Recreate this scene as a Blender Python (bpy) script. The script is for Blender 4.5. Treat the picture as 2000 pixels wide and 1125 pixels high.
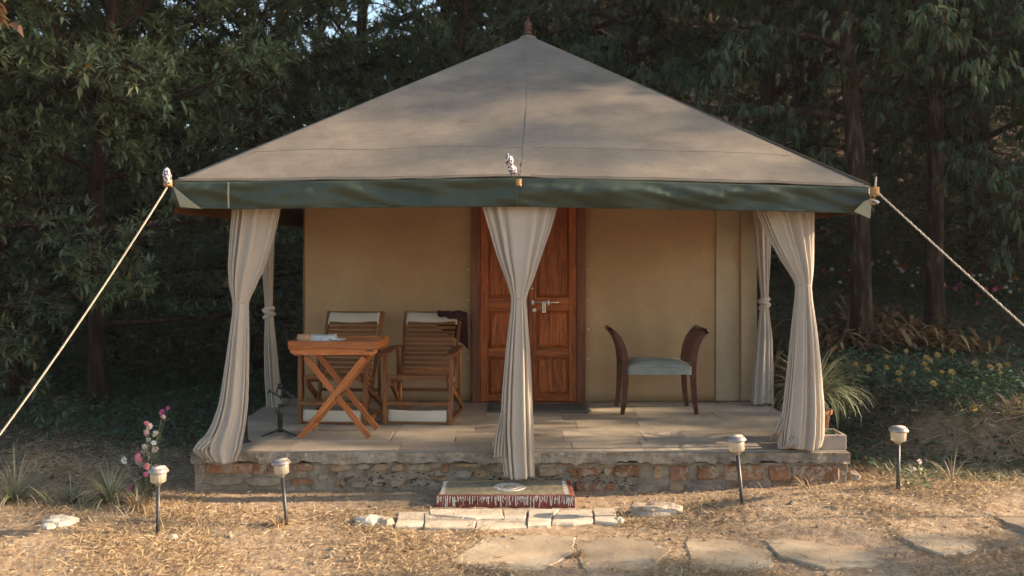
import bpy, math, random
import numpy as np
from mathutils import Vector, Matrix, noise as mnoise

C = bpy.context.scene.collection
sc = bpy.context.scene
for o in list(bpy.data.objects):
    bpy.data.objects.remove(o)
R = math.radians
rnd = random.Random(7)
PI = math.pi

# ------------------------------------------------------------------ camera, sky, sun, exposure
CAMZ, FPX, VX, VY = 1.755, 1800.0, 991.0, 492.0
cd = bpy.data.cameras.new('camera')
cam = bpy.data.objects.new('camera', cd); C.objects.link(cam)
cam.location = (0, 0, CAMZ); cam.rotation_euler = (R(90), 0, 0)
cd.sensor_width = 36.0; cd.lens = 36.0 * FPX / 2000.0
cd.shift_x = (1000 - VX) / 2000.0
cd.shift_y = -(562.5 - VY) / 2000.0
cd.clip_start = 0.05; cd.clip_end = 600
cd.dof.use_dof = True; cd.dof.focus_distance = 7.8; cd.dof.aperture_fstop = 1.8
sc.camera = cam

SUN = Vector((1.2, 0.06, 0.47)).normalized()
sun_el = math.asin(SUN.z); sun_rot = math.atan2(SUN.x, SUN.y)
w = bpy.data.worlds.new('World'); sc.world = w; w.use_nodes = True
nt = w.node_tree; nt.nodes.clear()
sky = nt.nodes.new('ShaderNodeTexSky'); sky.sky_type = 'NISHITA'; sky.sun_disc = False
sky.sun_elevation = sun_el; sky.sun_rotation = sun_rot; sky.dust_density = 2.0; sky.air_density = 1.2
bg = nt.nodes.new('ShaderNodeBackground'); bg.inputs[1].default_value = 0.115
wo = nt.nodes.new('ShaderNodeOutputWorld')
nt.links.new(sky.outputs[0], bg.inputs[0]); nt.links.new(bg.outputs[0], wo.inputs[0])
sl = bpy.data.lights.new('sun', 'SUN'); sl.energy = 5.0; sl.angle = R(0.55); sl.color = (1.0, 0.77, 0.52)
so = bpy.data.objects.new('sun', sl); C.objects.link(so)
so.rotation_euler = (-SUN).to_track_quat('-Z', 'Y').to_euler(); so.location = (20, 0, 15)
sc.view_settings.view_transform = 'Standard'
try: sc.view_settings.look = 'None'
except Exception: pass
sc.view_settings.exposure = 1.6; sc.view_settings.gamma = 1.0
sc.view_settings.use_curve_mapping = False
sc.cycles.max_bounces = 6; sc.cycles.diffuse_bounces = 4; sc.cycles.transparent_max_bounces = 6

LIFT_HAZE = 0.0005
sc.cycles.volume_bounces = 0

# ------------------------------------------------------------------ small helpers
FZ = 0.29                       # porch floor height

def P(px, py, Y):               # photograph measurement at a known distance -> metres
    return ((px - VX) / FPX * Y, Y, CAMZ - (py - VY) / FPX * Y)

def G(px, py, z=0.0):           # measurement on a level at height z -> metres
    Y = (CAMZ - z) * FPX / (py - VY)
    return ((px - VX) / FPX * Y, Y)

def sstep(a, b, x):
    t = np.clip((x - a) / (b - a), 0, 1)
    return t * t * (3 - 2 * t)

_rs = np.random.RandomState(5)
_W = [(_rs.uniform(-1, 1, 2), _rs.uniform(0, 6.28)) for _ in range(24)]
def sn(x, y, f=1.0, k0=0, k=8):
    s = 0
    for i in range(k):
        d, ph = _W[(k0 + i) % 24]
        q = f * (1.0 + .35 * i)
        s = s + np.sin((x * d[0] + y * d[1]) * q * 2.2 + ph) / (1 + .35 * i)
    return s / 3.2

def ground_h(x, y):
    x = np.asarray(x, float); y = np.asarray(y, float)
    z = 0.012 * sn(x, y, 1.6) + 0.006 * sn(x, y, 6, 5)
    fl = 1 - .75 * (sstep(-3.0, -2.2, x) * (1 - sstep(2.2, 3.0, x)) * sstep(5.2, 5.6, y) * (1 - sstep(8, 9, y)))
    z = z * fl
    berm = 0.11 * sstep(0.75, 2.0, x) * np.exp(-((y - 6.15) / .42) ** 2)
    berm = berm + 0.06 * sstep(1.2, 3.2, x) + .05 * sstep(-1.9, -3.0, x) * np.exp(-((y - 6.1) / .5) ** 2)
    z = z + berm
    rr = sstep(2.75, 3.5, x + .25 * sn(x * 0, y, 1.3))
    yb = y + .10 * sn(x, y * 0, 2.2, 3) + np.clip(.5 * (x - 3.7), -.45, .35) * (1 - sstep(8.5, 10, y))
    prof = np.interp(yb, [7.0, 7.22, 7.42, 7.6, 9.5, 10.6, 12, 14, 18, 30, 60], [0, .07, .40, .46, .52, .57, .95, 1.5, 3.0, 9.5, 24])
    z = z + rr * prof
    back = np.interp(y, [12.5, 16, 30, 60], [0, .7, 7.0, 22]) * (1 - .62 * sstep(1.0, -4.0, x))
    z = z + (1 - rr) * back
    z = z + .05 * sn(x, y, 2.2, 9) * sstep(8, 10, y)
    return z

def link(o, parent=None):
    C.objects.link(o)
    if parent is not None: o.parent = parent
    return o

def tag(o, label=None, cat=None, group=None, kind=None):
    if label: o['label'] = label
    if cat: o['category'] = cat
    if group: o['group'] = group
    if kind: o['kind'] = kind
    return o

def thing(name, loc, label, cat, group=None, rz=0):
    o = bpy.data.objects.new(name, None); o.empty_display_size = .1
    C.objects.link(o); o.location = loc; o.rotation_euler = (0, 0, rz)
    return tag(o, label, cat, group)

def mesh_np(name, V, F, mat=None, smooth=False):
    """V (n,3); F (m,k) array, or list of arrays"""
    me = bpy.data.meshes.new(name)
    Fs = F if isinstance(F, list) else [F]
    V = np.ascontiguousarray(V, dtype=np.float32)
    me.vertices.add(len(V)); me.vertices.foreach_set('co', V.ravel())
    idx = np.concatenate([f.ravel() for f in Fs]).astype(np.int32)
    cnt = np.concatenate([np.full(len(f), f.shape[1]) for f in Fs]).astype(np.int32)
    st = np.concatenate([[0], np.cumsum(cnt)[:-1]]).astype(np.int32)
    me.loops.add(len(idx)); me.loops.foreach_set('vertex_index', idx)
    me.polygons.add(len(cnt)); me.polygons.foreach_set('loop_start', st); me.polygons.foreach_set('loop_total', cnt)
    if smooth: me.polygons.foreach_set('use_smooth', np.ones(len(cnt), bool))
    me.update(calc_edges=True)
    if mat: me.materials.append(mat)
    return me

class MB:
    def __init__(s): s.v = []; s.f = []
    def add(s, vs, fs):
        n = len(s.v); s.v += [tuple(v) for v in vs]; s.f += [tuple(i + n for i in f) for f in fs]; return s
    def box(s, c, d, M=None):
        c = Vector(c); vs = []
        for sx in (-.5, .5):
            for sy in (-.5, .5):
                for sz in (-.5, .5):
                    v = Vector((sx * d[0], sy * d[1], sz * d[2]))
                    if M is not None: v = M @ v
                    vs.append(c + v)
        return s.add(vs, [(0, 1, 3, 2), (4, 6, 7, 5), (0, 4, 5, 1), (2, 3, 7, 6), (0, 2, 6, 4), (1, 5, 7, 3)])
    def tube(s, pts, rad, n=8, caps=True):
        pts = [Vector(p) for p in pts]
        if not hasattr(rad, '__len__'): rad = [rad] * len(pts)
        ref = None; vs = []
        for i, p in enumerate(pts):
            t = (pts[min(i + 1, len(pts) - 1)] - pts[max(i - 1, 0)])
            t = t.normalized() if t.length > 1e-9 else Vector((0, 0, 1))
            if ref is None: ref = Vector((1, 0, 0)) if abs(t.x) < .8 else Vector((0, 1, 0))
            a = (ref - t * ref.dot(t)).normalized(); ref = a; b = t.cross(a)
            for k in range(n):
                an = 2 * PI * k / n; vs.append(p + (a * math.cos(an) + b * math.sin(an)) * rad[i])
        fs = []
        for i in range(len(pts) - 1):
            for k in range(n):
                k2 = (k + 1) % n; fs.append((i * n + k, i * n + k2, (i + 1) * n + k2, (i + 1) * n + k))
        if caps:
            fs.append(tuple(range(n - 1, -1, -1))); fs.append(tuple((len(pts) - 1) * n + k for k in range(n)))
        return s.add(vs, fs)
    def lathe(s, prof, c=(0, 0, 0), n=20, M=None, rib=0, nr=0):
        vs = []; c = Vector(c)
        for r, z in prof:
            for k in range(n):
                an = 2 * PI * k / n; rr = r * (1 + rib * math.cos(nr * an))
                v = Vector((rr * math.cos(an), rr * math.sin(an), z))
                if M is not None: v = M @ v
                vs.append(c + v)
        fs = []
        for i in range(len(prof) - 1):
            for k in range(n):
                k2 = (k + 1) % n; fs.append((i * n + k, i * n + k2, (i + 1) * n + k2, (i + 1) * n + k))
        fs.append(tuple(range(n - 1, -1, -1))); fs.append(tuple((len(prof) - 1) * n + k for k in range(n)))
        return s.add(vs, fs)
    def sweep(s, pts, hw, ht, side=(0, 1, 0)):
        """rectangular section: hw along 'side', ht across"""
        pts = [Vector(p) for p in pts]; side = Vector(side); vs = []
        if not hasattr(ht, '__len__'): ht = [ht] * len(pts)
        if not hasattr(hw, '__len__'): hw = [hw] * len(pts)
        for i, p in enumerate(pts):
            t = (pts[min(i + 1, len(pts) - 1)] - pts[max(i - 1, 0)]).normalized()
            a = (side - t * side.dot(t)).normalized(); b = t.cross(a)
            for u, v in ((-1, -1), (1, -1), (1, 1), (-1, 1)): vs.append(p + a * u * hw[i] + b * v * ht[i])
        fs = []
        for i in range(len(pts) - 1):
            for k in range(4):
                k2 = (k + 1) % 4; fs.append((i * 4 + k, i * 4 + k2, (i + 1) * 4 + k2, (i + 1) * 4 + k))
        fs.append((3, 2, 1, 0)); m = (len(pts) - 1) * 4; fs.append((m, m + 1, m + 2, m + 3))
        return s.add(vs, fs)
    def prism(s, poly, z0, z1, inset=0.0):
        n = len(poly); cx = sum(p[0] for p in poly) / n; cy = sum(p[1] for p in poly) / n
        vs = [(x, y, z0) for x, y in poly]
        if inset:
            vs += [(x, y, z1 - inset) for x, y in poly]
            vs += [(x + (cx - x) * inset / max(.05, math.hypot(cx - x, cy - y)), y + (cy - y) * inset / max(.05, math.hypot(cx - x, cy - y)), z1) for x, y in poly]
            L = 3
        else:
            vs += [(x, y, z1) for x, y in poly]; L = 2
        fs = [tuple(range(n - 1, -1, -1)), tuple((L - 1) * n + k for k in range(n))]
        for l in range(L - 1):
            for k in range(n):
                k2 = (k + 1) % n; fs.append((l * n + k, l * n + k2, (l + 1) * n + k2, (l + 1) * n + k))
        return s.add(vs, fs)
    def build(s, name, mat, parent=None, smooth=False, bevel=0, loc=None, auto=None):
        me = bpy.data.meshes.new(name); me.from_pydata(s.v, [], s.f); me.validate(); me.update()
        if smooth: me.polygons.foreach_set('use_smooth', [True] * len(me.polygons))
        me.materials.append(mat)
        o = bpy.data.objects.new(name, me); link(o, parent)
        if loc is not None: o.location = loc
        if bevel:
            m = o.modifiers.new('bevel', 'BEVEL'); m.width = bevel; m.segments = 2; m.limit_method = 'ANGLE'; m.angle_limit = R(40)
        return o

def bar(name, p0, p1, wd, th, mat, parent, up=(0, 0, 1), bevel=.003):
    """straight piece of timber whose grain runs along its own local X"""
    p0 = Vector(p0); p1 = Vector(p1); d = p1 - p0; L = d.length; x = d.normalized()
    z = Vector(up); z = z - x * z.dot(x)
    if z.length < 1e-4: z = Vector((0, 1, 0)) - x * x.y
    z.normalize(); y = z.cross(x)
    m = MB().box((0, 0, 0), (L, wd, th))
    o = m.build(name, mat, parent, bevel=bevel)
    M = Matrix((x, y, z)).transposed().to_4x4(); M.translation = (p0 + p1) / 2
    o.matrix_local = M
    return o

def copy_tree(o, parent=None):
    c = o.copy(); C.objects.link(c)
    if parent is not None: c.parent = parent
    for ch in list(o.children): copy_tree(ch, c)
    return c

# ------------------------------------------------------------------ materials
MATS = {}
class N:
    def __init__(s, name):
        s.m = bpy.data.materials.new(name); s.m.use_nodes = True; s.t = s.m.node_tree
        s.b = s.t.nodes['Principled BSDF']; MATS[name] = s.m
        s.tc = s.t.nodes.new('ShaderNodeTexCoord')
    def n(s, typ, **kw):
        x = s.t.nodes.new('ShaderNode' + typ)
        for k, v in kw.items():
            if k.startswith('i_'): x.inputs[int(k[2:]) if k[2:].isdigit() else k[2:]].default_value = v
            else: setattr(x, k, v)
        return x
    def l(s, a, b): s.t.links.new(a, b)
    def coord(s, scale=(1, 1, 1), src='Object', rot=(0, 0, 0)):
        mp = s.n('Mapping'); mp.inputs['Scale'].default_value = scale; mp.inputs['Rotation'].default_value = rot
        s.l(s.tc.outputs[src], mp.inputs['Vector']); return mp.outputs[0]
    def noise(s, vec, scale, detail=6, rough=.6, dist=0):
        x = s.n('TexNoise'); x.inputs['Scale'].default_value = scale; x.inputs['Detail'].default_value = detail
        x.inputs['Roughness'].default_value = rough; x.inputs['Distortion'].default_value = dist
        s.l(vec, x.inputs['Vector']); return x.outputs['Fac']
    def ramp(s, fac, stops):
        x = s.n('ValToRGB'); e = x.color_ramp.elements
        while len(e) < len(stops): e.new(.5)
        for i, (p, c) in enumerate(stops):
            e[i].position = p; e[i].color = (*c, 1) if len(c) == 3 else c
        s.l(fac, x.inputs[0]); return x.outputs[0]
    def mix(s, fac, a, b, mode='MIX'):
        x = s.n('Mix', data_type='RGBA', blend_type=mode)
        for sock, v in ((x.inputs[0], fac), (x.inputs[6], a), (x.inputs[7], b)):
            if isinstance(v, (int, float)): sock.default_value = v
            elif isinstance(v, tuple): sock.default_value = (*v, 1) if len(v) == 3 else v
            else: s.l(v, sock)
        return x.outputs[2]
    def math(s, op, a, b=0.0):
        x = s.n('Math', operation=op)
        for i, v in enumerate((a, b)):
            if isinstance(v, (int, float)): x.inputs[i].default_value = v
            else: s.l(v, x.inputs[i])
        return x.outputs[0]
    def bump(s, h, strength=.3, dist=.01, prev=None):
        x = s.n('Bump'); x.inputs['Strength'].default_value = strength; x.inputs['Distance'].default_value = dist
        s.l(h, x.inputs['Height'])
        if prev is not None: s.l(prev, x.inputs['Normal'])
        return x.outputs[0]
    def out(s, col, rough=.7, normal=None, spec=.4, metal=0):
        if isinstance(col, tuple): s.b.inputs['Base Color'].default_value = (*col, 1)
        else: s.l(col, s.b.inputs['Base Color'])
        if isinstance(rough, (int, float)): s.b.inputs['Roughness'].default_value = rough
        else: s.l(rough, s.b.inputs['Roughness'])
        if normal is not None: s.l(normal, s.b.inputs['Normal'])
        s.b.inputs['Specular IOR Level'].default_value = spec; s.b.inputs['Metallic'].default_value = metal
        return s.m
    def translucent(s, col, fac):
        tr = s.n('BsdfTranslucent'); mx = s.n('MixShader'); mx.inputs[0].default_value = fac
        if isinstance(col, tuple): tr.inputs[0].default_value = (*col, 1)
        else: s.l(col, tr.inputs[0])
        s.l(s.b.outputs[0], mx.inputs[1]); s.l(tr.outputs[0], mx.inputs[2])
        o = [x for x in s.t.nodes if x.type == 'OUTPUT_MATERIAL'][0]; s.l(mx.outputs[0], o.inputs[0])
        return s.m

def rgb(r, g, b):               # sRGB 0..255 of a material's own colour -> linear
    f = lambda c: (c / 255) / 12.92 if c / 255 <= .04045 else ((c / 255 + .055) / 1.055) ** 2.4
    return (f(r), f(g), f(b))

def wood(name, dk, md, lt, rough=.45, scale=1.0, spec=.4):
    k = N(name); oi = k.n('ObjectInfo')
    add = k.n('VectorMath', operation='ADD'); sc3 = k.n('VectorMath', operation='SCALE'); sc3.inputs[0].default_value = (13, 7, 5)
    k.l(oi.outputs['Random'], sc3.inputs['Scale']); k.l(k.tc.outputs['Object'], add.inputs[0]); k.l(sc3.outputs[0], add.inputs[1])
    mp = k.n('Mapping'); mp.inputs['Scale'].default_value = (1.6 * scale, 20 * scale, 20 * scale); k.l(add.outputs[0], mp.inputs[0])
    g = k.noise(mp.outputs[0], 2.2, 9, .65, 1.2)
    mp2 = k.n('Mapping'); mp2.inputs['Scale'].default_value = (4, 150, 150); k.l(add.outputs[0], mp2.inputs[0])
    f = k.noise(mp2.outputs[0], 2, 3, .5)
    big = k.noise(add.outputs[0], 3.0, 3)
    c = k.ramp(g, [(.30, dk), (.5, md), (.70, lt)])
    c = k.mix(.35, c, k.ramp(f, [(.35, (.45, .45, .45)), (.6, (1, 1, 1))]), 'MULTIPLY')
    c = k.mix(.5, c, k.ramp(big, [(.35, (.6, .56, .52)), (.6, (1, 1, 1))]), 'MULTIPLY')
    hs = k.n('HueSaturation'); k.l(c, hs.inputs['Color'])
    v = k.math('MULTIPLY_ADD', oi.outputs['Random'], .4); v.node.inputs[2].default_value = .8; k.l(v, hs.inputs['Value'])
    ro = k.math('MULTIPLY_ADD', g, .25); ro.node.inputs[2].default_value = rough - .1
    return k.out(hs.outputs[0], ro, k.bump(k.math('ADD', g, f), .25, .002), spec)

def rock(name, cols, scale=3, rough=.9, bs=.5, fine=40, src='Object', bd=.01, spec=.25, rand=True, smear=None, st=(1, 1, 1)):
    k = N(name); v = k.coord(st, src)
    a = k.noise(v, scale, 8, .62, .3); b = k.noise(v, fine, 5, .7); d = k.noise(v, scale * .35, 3, .5)
    c = k.ramp(a, [(.28 + .44 * i / (len(cols) - 1), q) for i, q in enumerate(cols)])
    c = k.mix(.5, c, k.ramp(b, [(.3, (.55, .53, .5)), (.6, (1, 1, 1)), (.8, (1.15, 1.12, 1.1))]), 'MULTIPLY')
    c = k.mix(.45, c, k.ramp(d, [(.35, (.6, .6, .62)), (.65, (1.1, 1.08, 1.02))]), 'MULTIPLY')
    if rand:
        oi = k.n('ObjectInfo'); hs = k.n('HueSaturation'); k.l(c, hs.inputs['Color'])
        vv = k.math('MULTIPLY_ADD', oi.outputs['Random'], .4); vv.node.inputs[2].default_value = .8; k.l(vv, hs.inputs['Value']); c = hs.outputs[0]
    if smear:
        geo = k.n('NewGeometry'); mpp = k.n('Mapping'); k.l(geo.outputs['Position'], mpp.inputs[0])
        m1 = k.noise(mpp.outputs[0], 9, 8, .7, .5); m2 = k.noise(mpp.outputs[0], 34, 6, .7)
        c = k.mix(k.ramp(k.math('ADD', m1, k.math('MULTIPLY', m2, .35)), [(.66, (0, 0, 0)), (.74, (1, 1, 1))]), c, k.ramp(m2, [(.3, smear[0]), (.7, smear[1])]))
    nb = k.bump(b, bs * .7, bd * .4, k.bump(a, bs, bd))
    return k.out(c, rough, nb, spec)

def plain(name, col, rough=.5, spec=.4, metal=0, scale=30, amt=.25):
    k = N(name); v = k.coord(); a = k.noise(v, scale, 4)
    lo = tuple(x * (1 - amt) for x in col); hi = tuple(min(1, x * (1 + amt)) for x in col)
    return k.out(k.ramp(a, [(.35, lo), (.65, hi)]), rough, k.bump(a, .1, .002), spec, metal)

def cloth(name, c1, c2, weave=900, tr=0.0, trc=None, rough=.9, stain=1.5, sheen=.1, wrinkle=0.0, wrs=(1, 1, 1), spec=.2):
    k = N(name); v = k.coord()
    a = k.noise(v, stain, 7, .6, .2)
    c = k.ramp(a, [(.3, c1), (.7, c2)])
    wv = k.n('TexNoise'); wv.inputs['Scale'].default_value = weave / 4; k.l(v, wv.inputs['Vector'])
    c = k.mix(.25, c, k.ramp(wv.outputs['Fac'], [(.35, (.7, .7, .7)), (.6, (1, 1, 1))]), 'MULTIPLY')
    nb = k.bump(wv.outputs['Fac'], .12, .0015)
    if wrinkle:
        wr = k.noise(k.coord(wrs), 3, 5, .55, .6); nb = k.bump(wr, wrinkle, .02, nb)
    k.out(c, rough, nb, spec)
    if tr: k.translucent(trc or c, tr)
    return k.m

def roof_dirt(m, kf=1.0):
    t = m.node_tree; b = [x for x in t.nodes if x.type == 'BSDF_PRINCIPLED'][0]; src = b.inputs['Base Color'].links[0].from_socket
    tc = t.nodes.new('ShaderNodeTexCoord'); cur = src
    for sc_, st, lo, hi, f in ((5, (1, 1, 1), (.66, .64, .62), (1.12, 1.1, 1.06), .6), (3, (1, 6, 6), (.8, .8, .8), (1.1, 1.1, 1.1), .5), (26, (1, 1, 1), (.8, .8, .8), (1.15, 1.13, 1.1), .5)):
        mp = t.nodes.new('ShaderNodeMapping'); mp.inputs['Scale'].default_value = st; t.links.new(tc.outputs['Object'], mp.inputs[0])
        n = t.nodes.new('ShaderNodeTexNoise'); n.inputs['Scale'].default_value = sc_; n.inputs['Detail'].default_value = 9; n.inputs['Roughness'].default_value = .68; n.inputs['Distortion'].default_value = .6; t.links.new(mp.outputs[0], n.inputs['Vector'])
        r = t.nodes.new('ShaderNodeValToRGB'); r.color_ramp.elements[0].position = .32; r.color_ramp.elements[0].color = (*lo, 1); r.color_ramp.elements[1].position = .68; r.color_ramp.elements[1].color = (*hi, 1); t.links.new(n.outputs['Fac'], r.inputs[0])
        x = t.nodes.new('ShaderNodeMix'); x.data_type = 'RGBA'; x.blend_type = 'MULTIPLY'; x.inputs[0].default_value = f * kf; t.links.new(cur, x.inputs[6]); t.links.new(r.outputs[0], x.inputs[7]); cur = x.outputs[2]
    t.links.new(cur, b.inputs['Base Color'])
def leafmat(name, stops, rough=.42, tr=.25, spec=.5):
    k = N(name); g = k.n('NewGeometry'); oi = k.n('ObjectInfo')
    c = k.ramp(g.outputs['Random Per Island'], stops)
    big = k.noise(k.coord((1, 1, 1)), 1.1, 4)
    c = k.mix(.5, c, k.ramp(big, [(.35, (.62, .66, .7)), (.65, (1.12, 1.1, 1.0))]), 'MULTIPLY')
    hs = k.n('HueSaturation'); k.l(c, hs.inputs['Color'])
    v = k.math('MULTIPLY_ADD', oi.outputs['Random'], .35); v.node.inputs[2].default_value = .8; k.l(v, hs.inputs['Value'])
    k.out(hs.outputs[0], rough, None, spec); k.translucent(hs.outputs[0], min(.45, tr * 1.35))
    return k.m

M_rosette = leafmat('leaf_rosette', [(0, (.085, .115, .055)), (.35, (.15, .19, .095)), (.8, (.23, .27, .145)), (.96, (.24, .24, .13)), (1, (.30, .18, .06))], .5, .3, .3)
M_droop = leafmat('leaf_droop', [(0, (.055, .085, .045)), (.4, (.095, .135, .072)), (.85, (.14, .18, .10)), (.95, (.14, .13, .08)), (1, (.22, .12, .05))], .65, .3, .2)
M_fine = leafmat('leaf_fine', [(0, (.055, .075, .045)), (.5, (.085, .11, .065)), (.85, (.13, .135, .075)), (1, (.2, .12, .05))], .55, .3, .3)
M_far = leafmat('leaf_far', [(0, (.05, .065, .045)), (.5, (.08, .10, .068)), (.9, (.12, .12, .075)), (1, (.16, .10, .05))], .6)
M_brownleaf = leafmat('leaf_brown', [(0, (.10, .05, .025)), (.5, (.16, .09, .04)), (.8, (.14, .12, .05)), (1, (.06, .09, .04))], .5)
M_cover = leafmat('leaf_cover', [(0, (.035, .075, .04)), (.5, (.06, .12, .06)), (.85, (.10, .15, .075)), (1, (.14, .12, .05))], .5)
M_litter = leafmat('leaf_litter', [(0, (.07, .045, .03)), (.4, (.13, .08, .05)), (.8, (.20, .13, .08)), (1, (.28, .2, .13))], .7, .05, .2)
M_heap = leafmat('dead_strap_leaf', [(0, (.13, .06, .025)), (.5, (.24, .12, .05)), (1, (.34, .23, .13))], .6, .15, .3)
M_straw = leafmat('straw', [(0, (.22, .135, .07)), (.3, (.40, .27, .15)), (.7, (.56, .41, .25)), (1, (.70, .56, .38))], .6, .15, .3)
M_grass = leafmat('grass_green', [(0, (.13, .15, .08)), (.4, (.27, .27, .16)), (.8, (.45, .41, .27)), (1, (.6, .49, .32))], .5, .25, .3)
M_spider = leafmat('spider_leaf', [(0, (.10, .13, .07)), (.5, (.22, .25, .15)), (1, (.42, .42, .3))], .45, .25, .3)
M_bark = rock('bark', [(.02, .010, .007), (.06, .03, .02), (.15, .085, .06)], 14, .95, 1.0, 60, bd=.06, st=(1, 1, .22))
M_barkgrey = rock('bark_grey', [(.022, .013, .009), (.055, .032, .022), (.2, .16, .12)], 14, .95, 1.0, 60, bd=.06, st=(1, 1, .22))

M_teak = wood('teak_chair', (.10, .032, .012), (.23, .085, .028), (.36, .15, .055), .42)
M_tablewood = wood('table_wood', (.30, .08, .022), (.46, .15, .042), (.58, .23, .075), .38)
M_door = wood('door_wood', (.08, .016, .004), (.32, .075, .014), (.54, .16, .03), .45, .8, .28)
M_doorframe = wood('door_frame_wood', (.06, .015, .007), (.17, .045, .015), (.27, .08, .026), .4)
M_benchwood = wood('bench_wood', (.03, .010, .006), (.08, .022, .012), (.14, .04, .02), .32)
M_canvas_head = cloth('canvas_head', (.50, .43, .34), (.62, .55, .45))
M_curtain = cloth('curtain_cloth', (.56, .49, .42), (.66, .59, .51), 700, .35, None, .9, 1.2)
M_wall = cloth('wall_canvas', (.39, .245, .13), (.48, .335, .20), 500, 0, None, .9, .9, wrinkle=.25, wrs=(.5, .5, 1.4))
M_wallpale = cloth('wall_canvas_pale', (.38, .29, .19), (.47, .37, .255), 500, 0, None, .9, .9, wrinkle=.3, wrs=(.5, .5, 2.5))
M_roof = cloth('roof_canvas', (.16, .137, .112), (.255, .22, .178), 500, .12, (.5, .3, .14), .72, 1.1, wrinkle=.12, wrs=(.5, 2.0, 2.0), spec=.35)
roof_dirt(M_roof)
roof_dirt(M_wall, .35); roof_dirt(M_wallpale, .35)
M_lining = cloth('roof_lining', (.16, .07, .03), (.24, .11, .045), 500, .35, (.55, .25, .09))
M_valance = None
def _val():
    k = N('valance_tarp'); v = k.coord()
    a = k.noise(v, 2.5, 6); fo = k.noise(k.coord((1.2, 1, 3.5), rot=(0, R(25), 0)), 2.2, 4, .5, 1.0)
    c = k.ramp(a, [(.3, (.026, .038, .026)), (.7, (.046, .060, .041))])
    d = k.noise(v, 11, 6, .7)
    c = k.mix(k.ramp(d, [(.6, (0, 0, 0)), (.8, (.18, .18, .18))]), c, (.12, .13, .10))
    return k.out(c, .5, k.bump(fo, .35, .03), .35)
M_valance = _val()
M_lit_fold_seam = cloth('lit_fold_seam', (.22, .22, .16), (.30, .29, .21), 400, rough=.5)  # valance cloth paled for light on the corner folds; one seam uses it
M_foil = None
def _foil():
    k = N('finial_paint'); vo = k.n('TexVoronoi'); vo.inputs['Scale'].default_value = 70; k.l(k.tc.outputs['Object'], vo.inputs['Vector'])
    c = k.ramp(vo.outputs['Distance'], [(.25, (.7, .66, .66)), (.45, (.5, .47, .5)), (.55, (.05, .04, .06))])
    return k.out(c, .35, k.bump(vo.outputs['Distance'], .6, .004), .5)
M_foil = _foil()
M_finial = wood('finial_wood', (.05, .02, .012), (.11, .045, .025), (.17, .08, .05), .5)
M_iron = plain('iron_pole', (.05, .045, .04), .5, .5, .6)
M_steel = plain('latch_steel', (.6, .58, .55), .35, .5, .9)
M_black = plain('black_plastic', (.012, .012, .014), .45, .5)
M_darkmetal = plain('dark_metal', (.06, .055, .055), .4, .5, .5)
M_caps = plain('lamp_cap', (.30, .25, .22), .4, .5, .35)
M_captop = plain('lamp_cap_top', (.55, .48, .40), .5, .4, .1, 25, .3)
M_rope = None
def _rope():
    k = N('rope'); wv = k.n('TexWave', wave_type='BANDS'); wv.inputs['Scale'].default_value = 28
    k.l(k.coord((1, 1, 1), rot=(0, R(25), 0)), wv.inputs['Vector'])
    return k.out(k.ramp(wv.outputs['Fac'], [(0, (.25, .2, .15)), (.6, (.62, .55, .46))]), .8, k.bump(wv.outputs['Fac'], .8, .004), .2)
M_rope = _rope()
M_cord = plain('cord_orange', (.42, .24, .10), .7)
def _lens():
    k = N('lamp_lens'); k.out((.62, .56, .46), .25, None, .5); k.b.inputs['Transmission Weight'].default_value = .35; k.translucent((.7, .62, .5), .3); return k.m
M_lens = _lens()
M_mortar = rock('mortar', [(.15, .11, .08), (.28, .225, .17), (.40, .335, .26)], 9, .95, .9, 55, bd=.02, rand=False)
M_slab = rock('concrete_rim', [(.12, .10, .088), (.29, .245, .195), (.48, .40, .31)], 7, .92, 1.0, 38, bd=.02, rand=False)
M_floor = rock('porch_flag', [(.28, .235, .185), (.38, .32, .25), (.46, .39, .305)], 2.6, .6, .25, 45, bd=.006, spec=.35)
M_joint = rock('floor_joint', [(.30, .25, .20), (.38, .32, .25)], 6, .9, .4, 60, rand=False)
M_brick = rock('brick_terracotta', [(.16, .07, .035), (.28, .13, .065), (.36, .19, .11)], 9, .9, .8, 70, bd=.012, smear=((.20, .16, .12), (.34, .28, .215)))
M_stoneO = rock('stone_ochre', [(.16, .09, .05), (.29, .18, .095), (.38, .27, .17)], 9, .9, .8, 70, bd=.015, smear=((.20, .16, .12), (.34, .28, .215)))
M_stoneR = rock('stone_rust', [(.12, .055, .03), (.24, .12, .06), (.33, .2, .12)], 9, .9, .8, 70, bd=.015, smear=((.20, .16, .12), (.34, .28, .215)))
M_moss = rock('moss', [(.02, .015, .008), (.045, .035, .016), (.07, .06, .03)], 20, 1, 1, 120, bd=.02)
M_path = rock('path_stone', [(.27, .205, .14), (.37, .29, .20), (.45, .37, .27)], 3, .85, .5, 45, bd=.012)
M_slabs = rock('edging_slab', [(.38, .31, .235), (.55, .465, .36), (.68, .60, .48)], 5, .88, .8, 50, bd=.015)
M_pale = rock('pale_stone', [(.42, .35, .28), (.58, .51, .42), (.66, .6, .52)], 6, .85, .6, 60, bd=.012)
M_rock = rock('rock_rough', [(.26, .2, .15), (.42, .34, .26), (.55, .47, .38)], 8, .9, 1, 60, bd=.03)
M_planter = rock('planter_cement', [(.30, .25, .22), (.40, .34, .29)], 6, .85, .5, 80, bd=.008)
M_terra = plain('terracotta', (.30, .10, .05), .8, .3)
M_stepred = rock('step_red_paint', [(.13, .03, .022), (.22, .055, .04), (.28, .10, .07)], 14, .8, .6, 70, bd=.01, rand=False)
M_steptop = rock('step_top', [(.14, .12, .075), (.25, .21, .14), (.33, .28, .2)], 30, .9, .6, 160, bd=.008, rand=False)
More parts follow.
